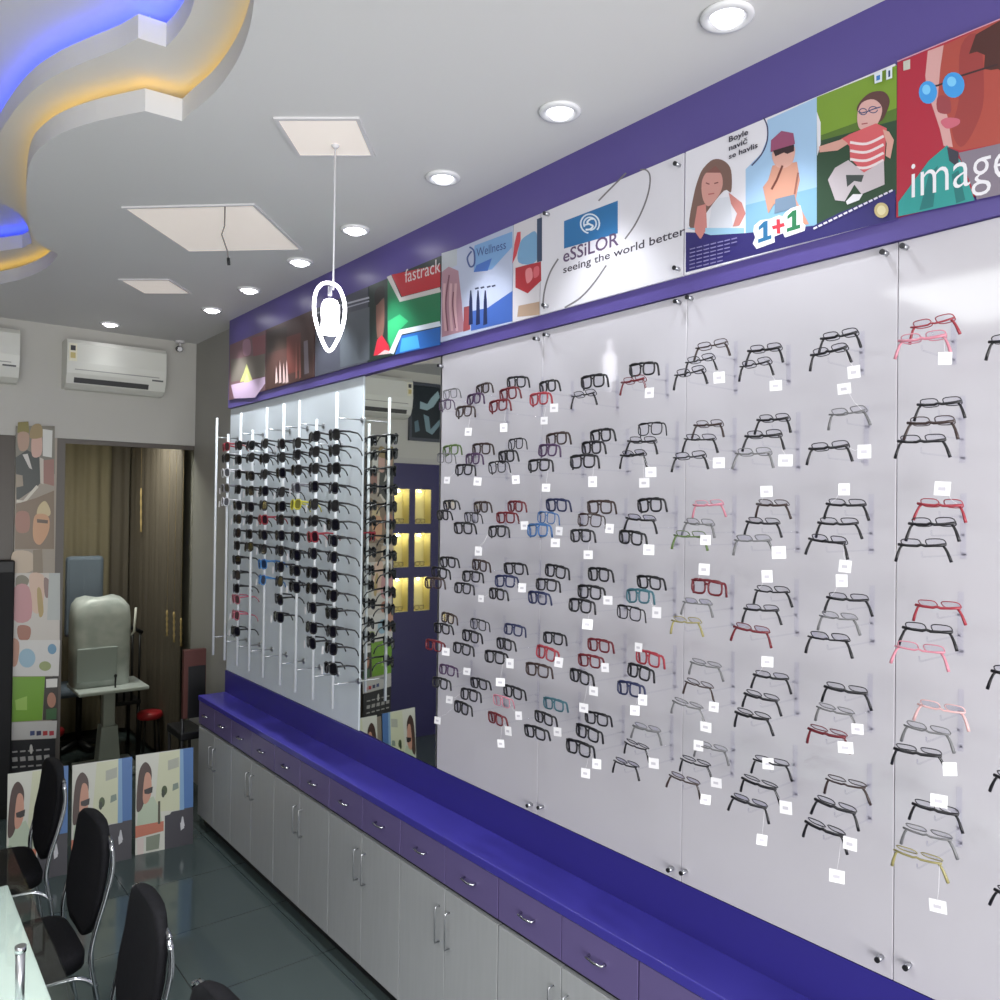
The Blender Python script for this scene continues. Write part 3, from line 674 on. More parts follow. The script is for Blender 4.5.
# ---------------------------------------------------------------- ceiling lights
DL = [(727, 17), (560, 112), (443, 178), (355, 230), (300, 262), (249, 290), (212, 310), (110, 324)]
dln = ['nearest the camera, above the children poster', 'above the white logo poster', 'above the blue bottle poster', 'above the flag poster', 'above the dark grey poster behind the pendant', 'above the brown poster', 'above the far reddish poster', 'in front of the back wall air conditioner']
BULB = mat((250, 250, 255), .3, emit=14)
for i, (x, y) in enumerate(DL):
    p = at_z(x, y, CZ - .005)
    t = thing('ceiling_downlight', 'round white recessed downlight ' + dln[i], 'downlight', (p.x, p.y, CZ), 'downlights along the display wall')
    k = MB(); prof = [(.046, 0), (.068, -.0005), (.070, -.006), (.064, -.012), (.050, -.012), (.046, -.004)]
    n = 24; b = len(k.v)
    for r, z in prof:
        for j in range(n): k.v.append((r * math.cos(2 * math.pi * j / n), r * math.sin(2 * math.pi * j / n), z))
    mi = k._m(mat((226, 226, 228), .2, .0))
    for a in range(len(prof)):
        for j in range(n):
            a2 = (a + 1) % len(prof); j2 = (j + 1) % n
            k.f.append((b + a * n + j, b + a * n + j2, b + a2 * n + j2, b + a2 * n + j)); k.mi.append(mi); k.sm.append(True)
    k.build('trim_ring', t)
    k = MB(); k.lathe([(.0001, -.001), (.044, -.001), (.044, -.004), (.030, -.022), (.0001, -.027)], (0, 0, 0), BULB if i > 2 else mat((250, 250, 255), .3, emit=1.0), 16); k.build('bulb', t)
    ld = bpy.data.lights.new('downlight_beam', 'SPOT'); ld.energy = (24, 24, 24, 44, 44, 44, 44, 2)[i] * 1.0; ld.spot_size = R(84); ld.spot_blend = .55; ld.shadow_soft_size = .04; ld.color = (.93, .97, 1)
    lo = bpy.data.objects.new('downlight_beam', ld); COL.objects.link(lo); lo.location = (p.x, p.y, CZ - .04); lo['kind'] = 'helper'

sq = [[(272, 118), (353, 115), (380, 155), (300, 155)], [(125, 203), (250, 203), (300, 250), (190, 252)], [(118, 277), (180, 282), (185, 292), (140, 292)]]
sl = ['small square ceiling light panel where the pendant wire hangs', 'large square ceiling light panel in the middle of the ceiling', 'small far square ceiling light panel above the air conditioner']
PANL = mat((232, 222, 214), .5, emit=.42)
for q, lab in zip(sq, sl):
    c = sum((at_z(x, y, CZ) for x, y in q), Vector()) / 4
    e = [at_z(x, y, CZ) for x, y in q]
    s = (sum((e[i] - e[(i + 1) % 4]).length for i in range(4)) / 4) / 2
    if lab.startswith('small far'): s = .15
    d = (e[2] - e[3]); rz = math.atan2(d.y, d.x)
    t = thing('ceiling_light_panel', lab, 'ceiling light', (c.x, c.y, CZ), 'square ceiling light panels', rz)
    k = MB()
    for x0, x1, y0, y1 in ((-s, s, -s, -s + .014), (-s, s, s - .014, s), (-s, -s + .014, -s + .014, s - .014), (s - .014, s, -s + .014, s - .014)): k.box(x0, x1, y0, y1, -.008, -.0005, WHITE)
    k.build('frame', t)
    k = MB(); k.box(-s + .014, s - .014, -s + .014, s - .014, -.006, -.0005, PANL); k.build('diffuser', t)
# loose cable hanging from the large square
p = at_z(225, 205, CZ); k = MB()
k.tube([tuple(p), (p.x, p.y, CZ - .09), (p.x - .012, p.y, CZ - .13), (p.x + .015, p.y, CZ - .20), (p.x + .018, p.y, CZ - .23)], .003, mat((120, 118, 116), .5), 6); k.tube([(p.x + .018, p.y, CZ - .225), (p.x + .021, p.y, CZ - .255)], .007, BLACKM, 8)
o = k.build('hanging_cable'); tag(o, 'short loose cable hanging from the large square ceiling panel', 'cable')

# pendant lamp
PXY = (1.295, 2.589); ZF = .6235 * PXY[0] + .7818 * PXY[1]
GLOW = mat((250, 248, 255), .4, emit=9)
def pend(x, y):   # point on the upright plane through the lamp, facing the shop door
    d = ray(x, y); n = Vector((M[2][0], M[2][1], 0)); n.normalize()
    s = (PXY[0] * n.x + PXY[1] * n.y) / (d.x * n.x + d.y * n.y); return Vector((d.x * s, d.y * s, d.z * s + H))
t = thing('pendant_lamp', 'white glowing teardrop pendant lamp hanging on a thin wire', 'pendant lamp', (PXY[0], PXY[1], CZ))
off = Vector((-PXY[0], -PXY[1], -CZ))
k = MB(); k.tube([(0, 0, 0), Vector((0, 0, pend(330, 290).z - CZ))], .0035, mat((210, 210, 214), .4), 6); k.build('wire', t)
k = MB(); k.lathe([(.0001, 0), (.015, 0), (.015, -.010), (.008, -.018), (.0001, -.018)], (0, 0, 0), WHITE, 16); k.build('canopy', t)
ring = smooth([pend(x, y) + off for x, y in [(330, 283), (322, 284), (316, 292), (314, 306), (316, 322), (322, 340), (329, 351), (337, 341), (343, 325), (345, 308), (342, 294), (337, 286)]], 4, True)
k = MB(); k.tube(ring, .0062, GLOW, 8, True); k.build('ring', t)
k = MB(); cb = pend(330, 334) + off
k.lathe([(.0001, 0), (.034, 0), (.035, .006), (.032, .02), (.031, .05), (.033, .075), (.032, .10), (.024, .118), (.012, .124), (.0001, .126)], cb, GLOW, 18); k.build('lamp_shade', t)
k = MB(); ct = pend(330, 290) + off; k.tube([ct + Vector((0, 0, .012)), ct + Vector((0, 0, -.02))], .008, mat((150, 150, 160), .4), 8); k.build('holder', t)

# ================================================================== BACK WALL
def by(x, y): return at_y(x, y, YB)
def air_con(x0, x1, z0, z1, label):
    t = thing('air_conditioner', label, 'air conditioner', ((x0 + x1) / 2, YB, z0), 'wall air conditioners'); w = (x1 - x0) / 2; h = z1 - z0
    m = mat((214, 214, 206), .35)
    prof = [(0, 0), (-.10, .0), (-.16, .03), (-.19, .10), (-.20, .18), (-.195, h - .03), (-.17, h), (0, h)]
    k = MB(); k.prism([(-w, a, b) for a, b in prof], (2 * w, 0, 0), m); k.build('body', t, bevel=.008)
    k = MB(); k.prism([(-w + .05, -.162, .040), (-w + .05, -.176, .074), (-w + .05, -.1795, .072), (-w + .05, -.166, .036)], (2 * w - .17, 0, 0), mat((60, 60, 60), .5)); k.build('air_outlet', t)
    k = MB(); k.prism([(-w + .05, -.199, .125), (-w + .05, -.2015, .125), (-w + .05, -.2015, .131), (-w + .05, -.199, .131)], (2 * w - .1, 0, 0), mat((150, 150, 146), .5)); k.build('seam', t)
    k = MB(); k.box(-w + .012, -w + .062, -.2025, -.198, h - .16, h - .035, mat((226, 222, 200), .5)); k.box(-w + .02, -w + .052, -.2035, -.2025, h - .085, h - .05, mat((60, 60, 66), .5)); k.box(-w + .02, -w + .052, -.2035, -.2025, h - .14, h - .10, mat((196, 180, 120), .5)); k.build('energy_label', t)
    k = MB(); k.box(w - .10, w - .02, -.192, -.178, .10, .112, mat((90, 90, 90), .5)); k.build('display', t)
    return t
air_con(1.12, 1.795, 3.01, 3.355, 'white wall air conditioner fully in view on the back wall')
air_con(.155, .83, 3.01, 3.37, 'white wall air conditioner cut by the left photo edge')
p = by(178, 345); t = thing('security_camera', 'small dark security camera in the back ceiling corner', 'camera', (p.x, YB, CZ))
k = MB(); k.lathe([(.0001, 0), (.035, 0), (.035, -.02), (.0001, -.02)], (0, -.05, 0), WHITE, 16); k.tube([(0, -.05, -.02), (0, -.06, -.05)], .008, WHITE, 8); k.build('mount', t)
k = MB(); k.tube([(0, -.02, -.06), (-.02, -.12, -.08)], .024, BLACKM, 14); k.tube([(-.02, -.12, -.08), (-.021, -.124, -.081)], .018, mat((60, 60, 70), .1), 14); k.build('camera_body', t)

# glass partition with its frame
FR = mat((92, 86, 80), .4)
k = MB(); k.box(1.10, 1.155, YB, YB + .05, 0, 2.654, FR); struct('trim_3', k, 'dark upright frame of the glass partition')
k = MB(); k.box(1.155, 2.08, YB + .01, YB + .04, 2.62, 2.654, FR); struct('trim_4', k)
k = MB(); k.box(1.1555, 2.08, YB + .02, YB + .03, .0, 2.62, GLASSP); o = k.build('window_1'); o['kind'] = 'structure'
# dark door at the left
k = MB(); k.box(.515, .838, YB, YB + .04, 0, 2.654, mat((62, 52, 40), .35)); k.box(.50, .515, YB - .01, YB + .05, 0, 2.654, BLACKM); o = k.build('door_1'); o['kind'] = 'structure'
k = MB(); k.box(.56, .585, YB - .05, YB, 1.0, 1.3, STEEL); k.build('handle', o)
k = MB(); k.box(.70, .84, YB - .10, YB - .015, 0, 1.78, mat((14, 14, 16), .5)); o = k.build('loudspeaker_column', bevel=.01); tag(o, 'tall black column box standing in front of the dark door', 'column box')
g = MB(); g.box(.71, .83, YB - .104, YB - .10, .1, 1.7, mat((24, 24, 26), .8)); g.build('grille', o)

# tall poster banner left of the glass
def banner_art(mb):
    a = Art(mb, lambda x, y: at_y(x, y, YB - .022), (0, -.0001, 0), (0, 420, 6.667))
    a.fill((120, 116, 104), [(105, 40), (365, 40), (365, 360), (105, 360)])
    a.fill((62, 66, 62), [(105, 250), (180, 200), (260, 240), (270, 420), (240, 450), (110, 540)]); a.fill((128, 118, 60), [(115, 85), (120, 15), (190, 10), (195, 85)]); a.fill((170, 140, 120), [(120, 90), (190, 90), (185, 190), (130, 200)], True)
    a.fill((196, 160, 146), [(215, 110), (275, 105), (275, 230), (215, 240)], True); a.fill((150, 130, 90), [(200, 120), (215, 40), (270, 30), (285, 110)], True); a.fill((206, 206, 200), [(285, 60), (350, 70), (345, 250), (285, 240)]); a.fill((200, 196, 190), [(150, 230), (185, 225), (215, 330), (195, 320)]); a.fill((150, 138, 120), [(105, 360), (150, 370), (155, 440), (105, 450)])
    a.fill((150, 110, 100), [(280, 270), (360, 260), (360, 440), (285, 420)]); a.line((206, 200, 186), [(110, 540), (160, 545), (250, 440)], 20); a.fill((190, 180, 168), [(265, 250), (290, 260), (290, 430), (268, 420)])
    a.fill((126, 108, 88), [(105, 560), (240, 520), (360, 470), (360, 860), (100, 860)]); a.fill((160, 116, 100), [(110, 620), (190, 620), (190, 740), (110, 740)], True)
    a.fill((198, 180, 140), [(255, 580), (300, 540), (335, 600), (325, 640), (250, 640)], True); a.fill((198, 152, 116), [(220, 700), (240, 630), (320, 640), (325, 740), (270, 830), (225, 800)], True); a.fill((96, 80, 66), [(245, 660), (320, 668), (318, 690), (248, 684)])
    a.c = (5, 540, 10)
    a.fill((190, 172, 150), [(80, 120), (270, 130), (280, 300), (85, 320)], True); a.fill((130, 116, 96), [(280, 100), (370, 90), (380, 330), (280, 330)])
    a.fill((196, 190, 182), [(85, 330), (550, 330), (545, 1000), (75, 1000)]); a.fill((124, 118, 100), [(110, 380), (180, 350), (240, 400), (200, 480), (120, 500)], True)
    a.fill((206, 178, 158), [(250, 340), (380, 350), (400, 500), (350, 720), (270, 700), (250, 520)], True); a.fill((172, 150, 100), [(320, 500), (360, 500), (385, 720), (340, 760)], True); a.fill((190, 140, 142), [(90, 480), (240, 470), (260, 780), (90, 800)], True); a.fill((134, 110, 104), [(390, 380), (450, 420), (440, 560), (400, 560)], True)
    a.fill((176, 180, 176), [(440, 330), (550, 330), (550, 800), (420, 800)]); a.fill((160, 110, 92), [(130, 860), (250, 870), (240, 990), (140, 990)], True)
    a.c = (5, 640, 5)
    a.fill((206, 204, 200), [(22, 0), (275, 0), (268, 180), (25, 180)]); a.fill((186, 140, 120), [(25, 0), (70, 10), (60, 120), (28, 120)], True); a.fill((150, 180, 196), ell(110, 90, 42, 48)); a.fill((110, 150, 176), ell(235, 45, 22, 26)); a.fill((150, 160, 110), ell(200, 130, 30, 24))
    a.fill((112, 156, 50), [(25, 185), (200, 182), (185, 400), (25, 410)]); a.fill((150, 186, 90), [(50, 300), (110, 280), (110, 350), (55, 350)]); a.fill((60, 56, 50), [(200, 182), (266, 182), (262, 400), (188, 400)]); a.fill((214, 212, 206), [(205, 195), (262, 192), (260, 235), (205, 238)]); a.fill((170, 124, 104), ell(232, 300, 22, 38)); a.fill((60, 96, 60), [(205, 345), (258, 340), (256, 395), (205, 398)])
    a.fill((190, 188, 184), [(25, 412), (260, 402), (255, 490), (22, 500)]); 
    for i, c in enumerate(((70, 80, 120), (60, 60, 90), (170, 60, 60), (170, 60, 70))): a.fill(c, [(125 + i * 32, 455), (148 + i * 32, 453), (148 + i * 32, 475), (125 + i * 32, 478)])
    a.fill((40, 40, 42), [(22, 502), (252, 492), (248, 660), (20, 680)])
    for r in range(3):
        for i in range(5): a.line((170, 168, 164), [(35 + i * 40, 560 + r * 38 - i * 3), (62 + i * 40, 557 + r * 38 - i * 3)], 8 + (r == 1) * 14)
    a.fill((200, 198, 192), ell(130, 545, 8, 24))
def tall_banner(label):
    k = MB(); k.box(.842, 1.098, YB - .022, YB - .001, .0, 2.652, mat((156, 146, 132), .4))
    banner_art(k)
    o = k.build('tall_poster', fix=False); return tag(o, label, 'poster', 'tall advertising posters on the back wall')
b1 = tall_banner('tall narrow poster collage of people on the back wall beside the glass')
b2 = b1.copy(); COL.objects.link(b2); b2.location = (-.592, 0, 0); tag(b2, 'tall poster collage seen only in the mirror, beside the lit niches', 'poster', 'tall advertising posters on the back wall')

# purple wall with six lit niches (seen in the mirror)
k = MB(); PW = mat((42, 37, 86), .4); NB = mat((226, 214, 150), .5)
x1 = .248; cells = [(.07, .235), (-.17, .01)]; rows = [(2.03, 2.36), (1.62, 1.94), (1.20, 1.52)]
k.box(-2.6, -.17, YB - .02, YB + .1, 0, 2.60, PW); k.box(.01, .07, YB - .02, YB + .1, 0, 2.60, PW); k.box(.235, x1, YB - .02, YB + .1, 0, 2.60, PW)
for a, b in cells:
    zz = [0] + [v for r in reversed(rows) for v in r] + [2.60]
    for j in range(0, len(zz), 2): k.box(a, b, YB - .02, YB + .1, zz[j], zz[j + 1], PW)
    k.box(a, b, YB + .1, YB + .11, 1.1, 2.5, NB)
    for z0, z1 in rows:
        k.box(a, a + .004, YB - .01, YB + .1, z0, z1, NB); k.box(b - .004, b, YB - .01, YB + .1, z0, z1, NB)
        k.box(a, b, YB - .01, YB + .1, z0, z0 + .004, NB)
o = struct('wall_niches', k, 'purple wall panel with six small lit niches, seen in the mirror')
k = MB(); k.box(-2.6, x1, YB, YB + .1, 2.60, 2.655, WALLG); struct('trim_5', k)
for a, b in cells:
    for z0, z1 in rows:
        ld = bpy.data.lights.new('niche_lamp', 'POINT'); ld.energy = .5; ld.color = (1, .93, .68); ld.shadow_soft_size = .01
        lo = bpy.data.objects.new('niche_lamp', ld); COL.objects.link(lo); lo.location = ((a + b) / 2, YB + .055, z1 - .02); lo['kind'] = 'helper'
nn = ['upper right', 'upper left', 'middle right', 'middle left', 'lower right', 'lower left']
q = 0
for z0, z1 in rows:
    for a, b in cells:
        t = thing('display_spectacles', 'spectacles on show in the %s lit niche in the mirror' % nn[q], 'spectacles', ((a + b) / 2, YB + .03, z0 + .027), 'spectacles in the lit niches', R(90)); q += 1
        fm, ln, tp = frame_mesh('F', 'olive'); link('frame', fm, t)
        for l in ln: link('lens', l, t)
        for l in tp: 
            o = link('temple', l, t); o.scale = (.6, 1, .8)
# framed dark picture
t = thing('framed_picture', 'dark framed picture with pale figures, seen in the mirror', 'picture', (-.13, YB, 2.82))
k = MB(); FRM = mat((70, 74, 84), .3)
for x0, x1, z0, z1 in ((-.22, .22, 0, .03), (-.22, .22, .53, .56), (-.22, -.195, .03, .53), (.195, .22, .03, .53)): k.box(x0, x1, -.03, -.001, z0, z1, FRM)
k.build('frame', t)
k = MB(); k.box(-.195, .195, -.015, -.001, .03, .53, mat((26, 36, 44), .3))
a = Art(k, lambda x, y: Vector((-x, -.0155, y)), (0, -.0004, 0))
a.fill((150, 176, 184), [(-.10, .38), (-.02, .36), (.02, .42), (.10, .50), (.12, .44), (.05, .34), (-.02, .30), (-.1, .31)]); a.fill((120, 146, 156), [(-.06, .26), (.0, .24), (.02, .12), (.10, .20), (.14, .24), (.12, .16), (.04, .07), (-.03, .1)]); a.fill((90, 116, 128), [(-.16, .18), (-.12, .2), (-.10, .1), (-.15, .08)])
k.build('print', t, fix=False)

# ---------------------------------------------------------------- room behind the glass
k = MB(); k.box(.6, 2.08, 9.0, 9.1, 0, CZ, mat((132, 124, 104), .8)); struct('wall_far', k)
k = MB(); k.box(.9, 1.0, YB + .16, 9.0, 0, CZ, mat((120, 112, 96), .8)); struct('wall_side', k)
k = MB(); k.box(.6, 2.08, YB + .16, 9.1, 3.0, 3.05, mat((120, 116, 106), .8)); struct('ceiling_back', k)
def curtain(x0, x1, y, z0, z1, m, label, name='curtain'):
    k = MB(); n = int((x1 - x0) / .012); pts = []
    for i in range(n + 1):
        x = x0 + (x1 - x0) * i / n; pts.append((x, y + .010 * math.sin(i * .75) + .006 * math.sin(i * .31)))
    for i in range(n):
        (a, b), (c, d) = pts[i], pts[i + 1]
        k.poly([(a, b, z0), (c, d, z0), (c, d, z1), (a, b, z1)], m, True); k.poly([(a, b + .004, z0), (a, b + .004, z1), (c, d + .004, z1), (c, d + .004, z0)], m, True)
    o = k.build(name, fix=False); return tag(o, label, 'curtain', 'curtains behind the glass')
curtain(1.25, 1.86, 8.3, .05, 2.9, mat((140, 130, 108), .75), 'beige curtain hanging behind the glass partition')
o = curtain(0, 1.62, 0, .05, 2.9, mat((96, 88, 78), .7), 'dark brown curtain drawn along the side wall behind the glass')
o.rotation_euler = (0, 0, R(90)); o.location = (2.03, 6.64, 0)
o = curtain(1.84, 2.0, 8.2, .05, 2.9, mat((96, 88, 78), .7), 'dark brown curtain in the far corner beside the beige curtain')
GOLD = mat((214, 186, 130), .35)
for i, (x, y0, y1, Y) in enumerate([(141, 488, 532, 7.8), (148, 470, 500, 7.8), (174, 612, 642, 6.63), (167, 610, 636, 6.63), (181, 618, 646, 6.63)]):
    a, b = at_y(x, y0, Y), at_y(x, y1, Y); k = MB(); n = 9
    k.tube([a.lerp(b, j / n) for j in range(n + 1)], .008, GOLD, 8, rs=[.005 + .005 * (j % 2) for j in range(n + 1)])
    k.tube([(a.x, a.y, a.z), (a.x, a.y, 3.0)], .0012, GOLD, 5)
    o = k.build('hanging_tassel'); tag(o, ['long gold bead tassel left in front of the dark curtain', 'short gold bead tassel beside the long one', 'middle low gold tassel above the black chair', 'left low gold tassel above the black chair', 'right low gold tassel above the black chair'][i], 'tassel', 'gold tassels behind the glass')

# eye-testing instrument on its table
t = thing('instrument_table', 'white pedestal table carrying the covered eye-testing machine', 'table', (1.60, 7.1, 0))
GW = mat((200, 207, 207), .35)
k = MB(); k.box(-.26, .26, -.22, .26, .675, .705, GW); k.build('tabletop', t, bevel=.008)
k = MB(); k.box(-.045, .045, -.05, .05, .38, .675, GW); k.build('column', t, bevel=.01)
k = MB(); k.prism([(-.06, -.07, .38), (.06, -.07, .38), (.085, -.07, .05), (-.085, -.07, .05)], (0, .14, 0), GW); k.build('pedestal', t, bevel=.01)
k = MB(); k.box(-.22, .22, -.2, .24, 0, .05, GW); k.build('foot', t, bevel=.01)
t = thing('eye_testing_machine', 'large pale eye-testing machine with rounded hood on the pedestal table', 'machine', (1.55, 7.2, .705))
HOOD = noisy('hood_cover', (184, 192, 192), (208, 213, 212), 9, .35, bump=.4)
k = MB(); zs = [(0, 0.21, .15), (.30, .215, .155), (.55, .215, .155), (.64, .205, .15), (.69, .17, .125), (.71, .11, .09)]; n = 28; b = len(k.v); mi = k._m(HOOD)
for z, rx, ry in zs:
    for j in range(n):
        a = 2 * math.pi * j / n; c, s = math.cos(a), math.sin(a)
        k.v.append((rx * math.copysign(abs(c) ** .35, c), ry * math.copysign(abs(s) ** .35, s), z + .012 * math.sin(3 * a) * (z > .5)))
for i in range(len(zs) - 1):
    for j in range(n):
        j2 = (j + 1) % n; k.f.append((b + i * n + j, b + i * n + j2, b + (i + 1) * n + j2, b + (i + 1) * n + j)); k.mi.append(mi); k.sm.append(True)
k.f.append(tuple(b + (len(zs) - 1) * n + j for j in range(n))); k.mi.append(mi); k.sm.append(True)
k.f.append(tuple(b + j for j in range(n))[::-1]); k.mi.append(mi); k.sm.append(False)
k.build('hood', t)
k = MB(); k.box(-.20, .10, -.165, -.15, .05, .32, mat((170, 180, 180), .3)); k.build('front_panel', t, bevel=.01)
k = MB(); k.tube([(.07, -.24, .0), (.07, -.24, .09)], .007, BLACKM, 8); k.lathe([(.0001, 0), (.012, .004), (.013, .02), (.0001, .03)], (.07, -.24, .08), BLACKM, 10); k.build('joystick', t)
k = MB(); k.tube([(.19, -.05, .35), (.235, -.12, .42), (.24, -.14, .62)], .009, mat((226, 226, 220), .4), 8); k.build('chin_rest', t)

def stool(x, y, h, label):
    t = thing('stool', label, 'stool', (x, y, 0), 'red stools behind the glass'); t.scale = (.78, .78, 1)
    k = MB(); k.lathe([(.0001, 0), (.12, 0), (.13, .015), (.13, .04), (.115, .055), (.0001, .058)], (0, 0, h - .055), mat((176, 40, 48), .4), 20); k.build('seat', t)
    for a in range(4):
        c, s = math.cos(R(45 + 90 * a)), math.sin(R(45 + 90 * a)); k = MB(); k.tube([(.09 * c, .09 * s, h - .055), (.13 * c, .13 * s, 0)], .011, BLACKM, 8); k.build('leg', t)
stool(1.925, 7.1, .44, 'red round stool with dark legs beside the pedestal table')
stool(1.22, 7.3, .36, 'low red round stool left of the pedestal table')
# black chair with barred back
t = thing('bar_back_chair', 'black chair with upright bars in its back behind the glass', 'chair', (1.84, 7.6, 0))
k = MB(); k.box(-.16, .10, -.18, .18, .44, .48, BLACKM); k.build('seat', t, bevel=.01)
for sx in (-.14, .08):
    for sy in (-.16, .16): k = MB(); k.tube([(sx, sy, .44), (sx, sy, 0)], .014, BLACKM, 8); k.build('leg', t)
k = MB(); k.tube([(-.18, -.17, 1.06), (-.08, -.172, 1.11), (.02, -.172, 1.11), (.1, -.17, 1.06)], .018, BLACKM, 8)
for x in (-.16, -.10, -.04, .02, .08): k.tube([(x, -.172, 1.07), (x, -.17, .47)], .010, BLACKM, 6)
k.build('backrest', t)
# blue grey office chair behind the machine
t = thing('office_chair', 'blue grey office chair back showing above the covered machine', 'chair', (1.54, 7.75, 0))
BG = mat((104, 116, 132), .7)
k = MB(); k.box(-.15, .15, -.02, .05, 1.02, 1.72, BG); k.build('backrest', t, bevel=.03)
k = MB(); k.box(-.2, .2, -.05, .36, .5, .58, BG); k.build('seat', t, bevel=.03)
k = MB(); k.tube([(0, .15, .5), (0, .15, .06)], .025, BLACKM, 10); k.build('column', t)
k = MB()
for a in range(5): k.tube([(0, .15, .07), (.22 * math.cos(R(72 * a)), .15 + .22 * math.sin(R(72 * a)), .03)], .02, BLACKM, 8, rs=[.022, .03])
k.build('base', t)
k = MB(); k.tube([(0, .06, 1.1), (0, .12, .8), (0, .15, .55)], .02, BLACKM, 8); k.build('back_support', t)
# red and black chair past the end of the counter
t = thing('red_chair', 'red and black chair standing past the far end of the counter', 'chair', (1.93, 6.02, 0))
RD = mat((84, 44, 40), .6)
k = MB(); k.box(-.075, .085, -.03, .015, .62, 1.12, RD); k.box(-.045, .08, -.036, -.03, .62, 1.0, BLACKM); k.build('backrest', t, bevel=.012)
k = MB(); k.box(-.09, .09, -.03, .32, .46, .52, BLACKM); k.build('seat', t, bevel=.012)
for sx in (-.075, .075):
    for sy, zt in ((-.01, .62), (.29, .46)): k = MB(); k.tube([(sx, sy, zt), (sx, sy, 0)], .012, BLACKM, 8); k.build('leg', t)

# ---------------------------------------------------------------- placards on the floor
def placard_mesh(w, h):
    k = MB(); k.box(0, w, 0, .012, 0, h, mat((40, 40, 50), .4))
    a = Art(k, lambda x, y: Vector((x * w, -.0004, y * h)), (0, -.0001, 0))
    a.fill((206, 206, 196), [(0, .0), (.5, .0), (.5, .34), (.8, .36), (.8, 1), (0, 1)]); a.fill((202, 204, 176), [(.32, .4), (.78, .37), (.78, .99), (.40, .99)])
    a.fill((74, 112, 166), [(.79, .38), (1, .38), (1, 1), (.79, 1)]); a.fill((128, 162, 196), [(.76, .37), (.84, .37), (.82, 1), (.76, 1)]); a.fill((44, 42, 52), [(.5, 0), (1, 0), (1, .37), (.62, .37), (.5, .28)])
    a.fill((182, 194, 172), [(.02, .25), (.05, .5), (.3, .56), (.42, .4), (.46, .25)]); a.fill((190, 116, 94), [(0, .17), (.48, .19), (.48, .29), (0, .29)]); a.fill((210, 196, 190), [(.04, 0), (.14, 0), (.14, .16), (.02, .16)]); a.fill((128, 136, 120), [(.18, .02), (.4, .02), (.42, .17), (.18, .16)])
    a.fill((66, 44, 38), [(.02, .62), (.06, .84), (.16, .92), (.26, .84), (.26, .7), (.18, .58), (.10, .45), (.02, .44)], True); a.fill((196, 146, 126), [(.12, .6), (.16, .8), (.25, .78), (.27, .62), (.22, .52), (.14, .5)], True); a.fill((34, 26, 28), [(.14, .64), (.29, .66), (.28, .60), (.22, .59), (.15, .60)])
    a.fill((70, 66, 50), [(.38, .27), (.42, .27), (.42, .5), (.38, .5)]); a.fill((60, 74, 40), ell(.49, .60, .05, .05)); a.fill((40, 50, 34), ell(.47, .57, .03, .04)); a.fill((126, 140, 130), [(.63, .58), (.74, .60), (.73, .66), (.64, .65)]); a.fill((170, 172, 160), [(.55, .80), (.74, .82), (.74, .92), (.55, .9)])
    a.fill((196, 196, 200), [(.77, .24), (.83, .24), (.84, .18), (.78, .16)]); a.fill((196, 196, 200), [(.80, .30), (.82, .30), (.85, .2), (.77, .2)])
    return k.mesh('placard')
PY = 5.30
pl = [(137, 193, 757, 752), (73, 132, 767, 762), (8, 68, 776, 770)]
pn = ['floor placard of a sunglasses wearer, right one beside the cabinets', 'floor placard of a sunglasses wearer, middle one of three', 'floor placard of a sunglasses wearer, left one below the tall poster']
pm = None
for (x0, x1, y0, y1), lab in zip(pl, pn):
    a, b = at_y(x0, y0, PY), at_y(x1, y0, PY)
    if pm is None: w, h = b.x - a.x, a.z; pm = placard_mesh(w, h)
    o = link('placard', pm, None, (a.x, PY, 0)); o.rotation_euler = (R(-4), 0, R(-6)); o.scale = ((b.x - a.x) / w, 1, a.z / h)
    tag(o, lab, 'placard', 'floor placards in front of the glass')
    k = MB(); k.prism([(w * .35, .014, 0), (w * .65, .014, 0), (w * .55, .03, h * .7), (w * .45, .03, h * .7)], (0, .01, 0), BLACKM); k.build('easel_leg', o)

# ---------------------------------------------------------------- desk and visitor chairs
t = thing('glass_desk', 'glass-topped desk with white surface at the left photo edge', 'desk', (0, 2.2, 0))
k = MB(); k.box(-.45, .475, -1.55, 1.40, .842, .854, DESKGLASS); k.build('glass_top', t)
k = MB(); k.box(-.43, .424, -1.5, 1.07, .80, .8415, mat((206, 214, 212), .2)); k.build('white_surface', t, bevel=.004)
k = MB(); k.box(-.40, .15, -1.4, .85, .05, .80, mat((206, 210, 208), .4)); k.build('body', t)
for yy in (-1.3, 1.25):
    for xx in (-.35, .05): k = MB(); k.tube([(xx, yy, .8415), (xx, yy, 0)], .022, CHROME, 12); k.build('leg', t)
k = MB(); px, py = .338, .17
k.tube([(px, py, .854), (px, py, 1.03)], .011, STEEL, 14); k.tube([(px, py, 1.03), (px, py, 1.045)], .0135, CHROME, 14)
o = k.build('post', None, (0, 2.2, 0)); tag(o, 'short chrome post standing on the glass desk', 'post')
o.name = 'chrome_post'

